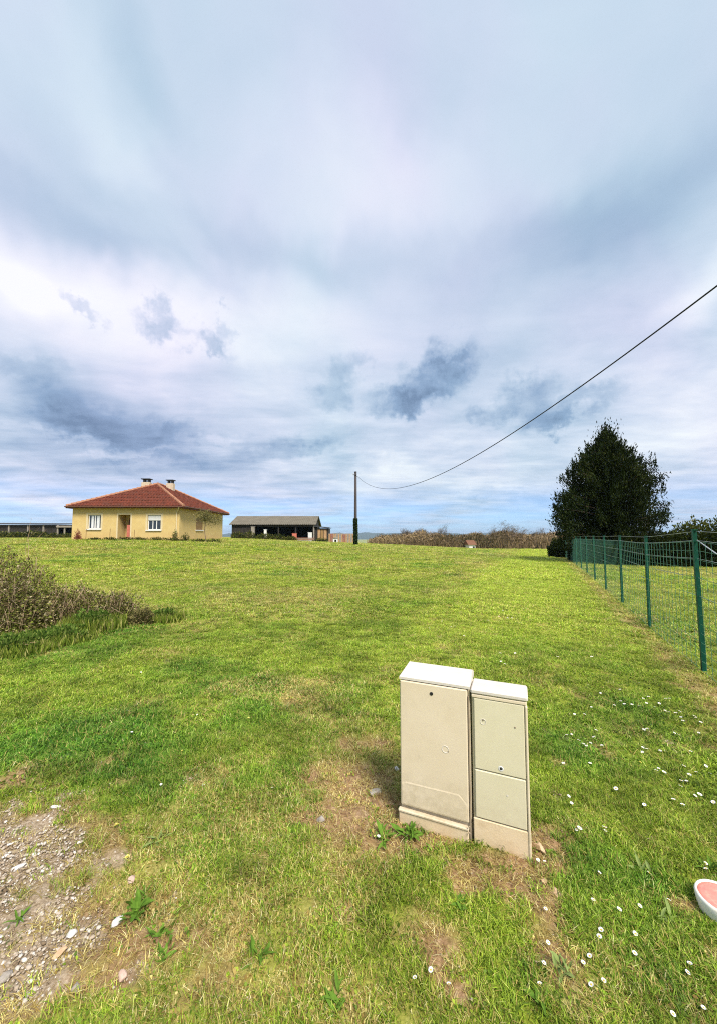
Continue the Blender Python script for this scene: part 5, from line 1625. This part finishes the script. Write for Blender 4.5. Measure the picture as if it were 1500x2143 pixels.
def build_flowers():
    hd, st, ce, yl, ys = flower_meshes()

    def put(px, py, sc, lab, group, kit, cat='daisy', name='daisy'):
        b = G(px, py + 2)
        t = thing(name, lab, cat, b, group)
        t.rotation_euler = (random.uniform(-.1, .45), random.uniform(-.3, .3), random.random() * 6.283); sc *= .68; t.scale = (sc, sc, sc * .85)
        for nm, me in kit:
            o = bpy.data.objects.new(nm, me); COL.objects.link(o); o.parent = t
    kit = (('petals', hd), ('stem', st), ('flower_centre', ce))
    near = [(1251, 1833), (1355, 1837), (1240, 1893), (1292, 1913), (1335, 1904), (1398, 1894), (1140, 1911), (1143, 1979), (1135, 2025), (1219, 2024), (1239, 2015), (1328, 1961), (1255, 1972), (1261, 1957), (1327, 2004), (1447, 2031), (1435, 2044),
            (1263, 2064), (1243, 2075), (1132, 2075), (1405, 2131), (1472, 2121), (1208, 1744), (1264, 1745), (1473, 1813), (1482, 1831), (1141, 1811), (1125, 1807), (870, 2060), (940, 2075), (905, 2040)]
    Lb = 'small white daisy in the worn grass right of and below the cabinets'
    for p in near: put(*p, random.uniform(.85, 1.15), Lb, 'near daisies right of the cabinets', kit)
    z1 = [(615, 320), (650, 345), (715, 350), (550, 355), (815, 290), (870, 280), (845, 328), (790, 365), (930, 375), (960, 335), (1010, 400), (1060, 420), (1125, 435), (1140, 410), (1175, 465), (1185, 505), (1240, 452), (1285, 462), (1305, 470), (1065, 290),
          (1040, 300), (1345, 515), (820, 585), (870, 585), (1090, 605), (1135, 632), (1330, 610), (265, 725), (325, 705), (445, 735), (300, 735), (220, 690), (120, 640), (160, 625), (380, 590), (385, 660), (185, 435), (270, 440), (345, 368), (425, 232), (315, 168),
          (790, 148), (615, 210), (805, 745), (825, 790), (855, 765), (975, 780), (1020, 795), (1260, 790), (90, 900), (330, 900), (960, 945), (1000, 985), (935, 975), (1180, 925), (1380, 915), (1360, 965), (1320, 985), (1430, 992), (1170, 1070), (1225, 1065),
          (1240, 1010), (1155, 1120), (1280, 1190), (1330, 1195), (115, 1195), (155, 1265), (835, 1280), (1185, 1297), (1105, 1245), (1485, 1265), (215, 1515), (460, 1520), (580, 1135)]
    for a, b in z1: put(1160 + a / 4.41, 1400 + b / 4.41, random.uniform(1.1, 1.5), 'white daisy in the lawn between the cabinets and the nearest fence post', 'daisies before the fence', kit)
    z2 = [(665, 935), (645, 915), (745, 855), (590, 890), (635, 855), (990, 890), (1040, 885), (1290, 885), (715, 600), (685, 600), (625, 590), (655, 545), (825, 700), (755, 700), (370, 730), (350, 720), (125, 672), (310, 662), (280, 662), (225, 620), (545, 620), (790, 365), (1435, 800), (1465, 795), (360, 530)]
    for a, b in z2: put(860 + a / 3.41, 1120 + b / 3.41, random.uniform(1.5, 2.0), 'tiny white daisy in the lawn beyond the cabinets', 'far daisies beyond the cabinets', kit)
    for p in ((415, 1498, 'lone white daisy left of the pale yellow flower above the greenest patch'), (275, 1537, 'lower of two lone daisies in the dark green grass at the left'), (268, 1491, 'upper of two lone daisies in the dark green grass at the left'),
              (294, 1409, 'lone white daisy in the grass below the green tuft of the thicket'), (338, 1645, 'lone white daisy left below the greenest patch'), (600, 1300, 'lone white daisy far out in the field right of the thicket'),
              (425, 1652, 'lone white daisy at the foot of the greenest patch'), (790, 1758, 'white daisy on worn soil before the left foot of the wide cabinet'), (570, 1655, 'lone white daisy between the greenest patch and the bare soil')): put(*p[:2], random.uniform(.9, 1.2), p[2], 'lone daisies on the left', kit)
    yk = (('petals', yl), ('stem', ys))
    for px, py, sc, lab in ((520, 1506, 1.0, 'pale yellow flower alone in the grass above the greenest patch'), (245, 1733, 1.0, 'yellow flower beside a dark leaf left of the centre'), (266, 1801, 1.0, 'pale yellow flower just below the other one, above the pinkish stone'),
                            (383, 1574, .8, 'flattened pale yellow flower left of the greenest patch'), (1338, 1599, .9, 'dull yellow flower among the daisies near the fence')):
        put(px, py, sc, lab, 'yellow flowers', yk, 'flower', 'yellow_flower')


build_flowers()


def weed_leaf(L_, w):
    mb = MB(); n = 5; V = []
    for i in range(n):
        u = i / (n - 1); ww = w * math.sin(math.pi * min(1, u * .9 + .08)) * (1 if i < n - 1 else .15); z = L_ * (.38 * u - .30 * u * u)
        V += [(L_ * u, -ww / 2, z + ww * .18), (L_ * u, 0, z), (L_ * u, ww / 2, z + ww * .18)]
    F_ = []
    for i in range(n - 1):
        for k in range(2): F_.append((i * 3 + k, i * 3 + k + 1, (i + 1) * 3 + k + 1, (i + 1) * 3 + k))
    return mb.add(V, F_)


def build_weeds():
    mats = [mat('weed_leaf', (.12, .215, .028), (.07, .14, .018), rough=.9, spec=.05, scale=30, bump=.2), mat('grey_green_weed_leaf', (.22, .28, .09), (.14, .19, .055), rough=.9, spec=.05, scale=30, bump=.2)]
    for px, py, n, L_, w, mi, lab in (
            (284, 1915, 22, .075, .028, 0, 'dense dark green weed right of the white stone'), (333, 1760, 12, .085, .020, 1, 'grey green weed below and right of the dark leaf flower'), (262, 1745, 6, .05, .022, 0, 'small dark weed beside the yellow flower'),
            (805, 1756, 14, .08, .03, 0, 'green weed before the left foot of the wide cabinet'), (855, 1748, 18, .09, .032, 0, 'broader green weed touching the foot of the wide cabinet'), (340, 1960, 12, .07, .024, 0, 'loose green weed below the dark green one'),
            (345, 2000, 10, .06, .02, 0, 'lower green weed near the bottom left'), (700, 2105, 14, .07, .022, 0, 'green weed at the bottom edge left of the centre'), (1180, 2035, 10, .07, .024, 1, 'pale green weed among the daisies at the lower right'),
            (1130, 2110, 12, .06, .022, 0, 'green weed at the bottom edge near the lowest left daisy'), (40, 1930, 9, .06, .016, 0, 'thin green weed growing in the gravel'), (1395, 1925, 9, .07, .018, 1, 'pale bladed weed left of the white marker'),
            (1490, 1825, 12, .075, .026, 0, 'bright green weed behind the white marker'), (300, 1880, 8, .05, .02, 0, 'small green weed above the dark green one'), (1350, 1828, 8, .07, .022, 1, 'grey green weed behind the middle daisies'),
            (540, 2000, 12, .07, .022, 0, 'green weed in the dry grass near the bottom centre'), (960, 1900, 10, .07, .024, 0, 'green weed in the worn grass before the cabinets')):
        b = G(px, py); t = thing('weed', lab, 'weed', b, 'weeds in the worn grass')
        for k in range(3 if n > 3 else 1):
            pass
        shared = [weed_leaf(L_ * f * .88, w * f * .68).mesh('leaf', mats[mi]) for f in (1.0, .8, .62)]; n = int(n * 1.7)
        for i in range(n):
            o = bpy.data.objects.new('leaf', shared[i % 3]); COL.objects.link(o); o.parent = t
            o.rotation_euler = (random.uniform(-.5, .5), -random.choice((random.uniform(-.1, .3), random.uniform(.2, 1.1))), i * 2.399 + random.uniform(-.6, .6))
            q = L_ * random.uniform(0, .45); a = random.random() * 6.283; o.location = (q * math.cos(a), q * math.sin(a), random.uniform(-.004, .010))
            q = random.uniform(.5, 1.15); o.scale = (q, q * random.uniform(.7, 1.3), q)


build_weeds()

# ------------------------------------------------------------------ air
def build_haze():
    o = part('haze', MB().box((-6000, -3000, -120), (6000, 7000, 90)), None)
    m = bpy.data.materials.new('pale_air'); m.use_nodes = True; nt = m.node_tree; nt.nodes.clear()
    out = nt.nodes.new('ShaderNodeOutputMaterial'); v = nt.nodes.new('ShaderNodeVolumePrincipled')
    v.inputs['Color'].default_value = (.55, .75, 1.0, 1); v.inputs['Density'].default_value = 0.00013; v.inputs['Anisotropy'].default_value = .1
    nt.links.new(v.outputs[0], out.inputs['Volume'])
    o.data.materials.append(m); o['kind'] = 'stuff'


if True: build_haze()
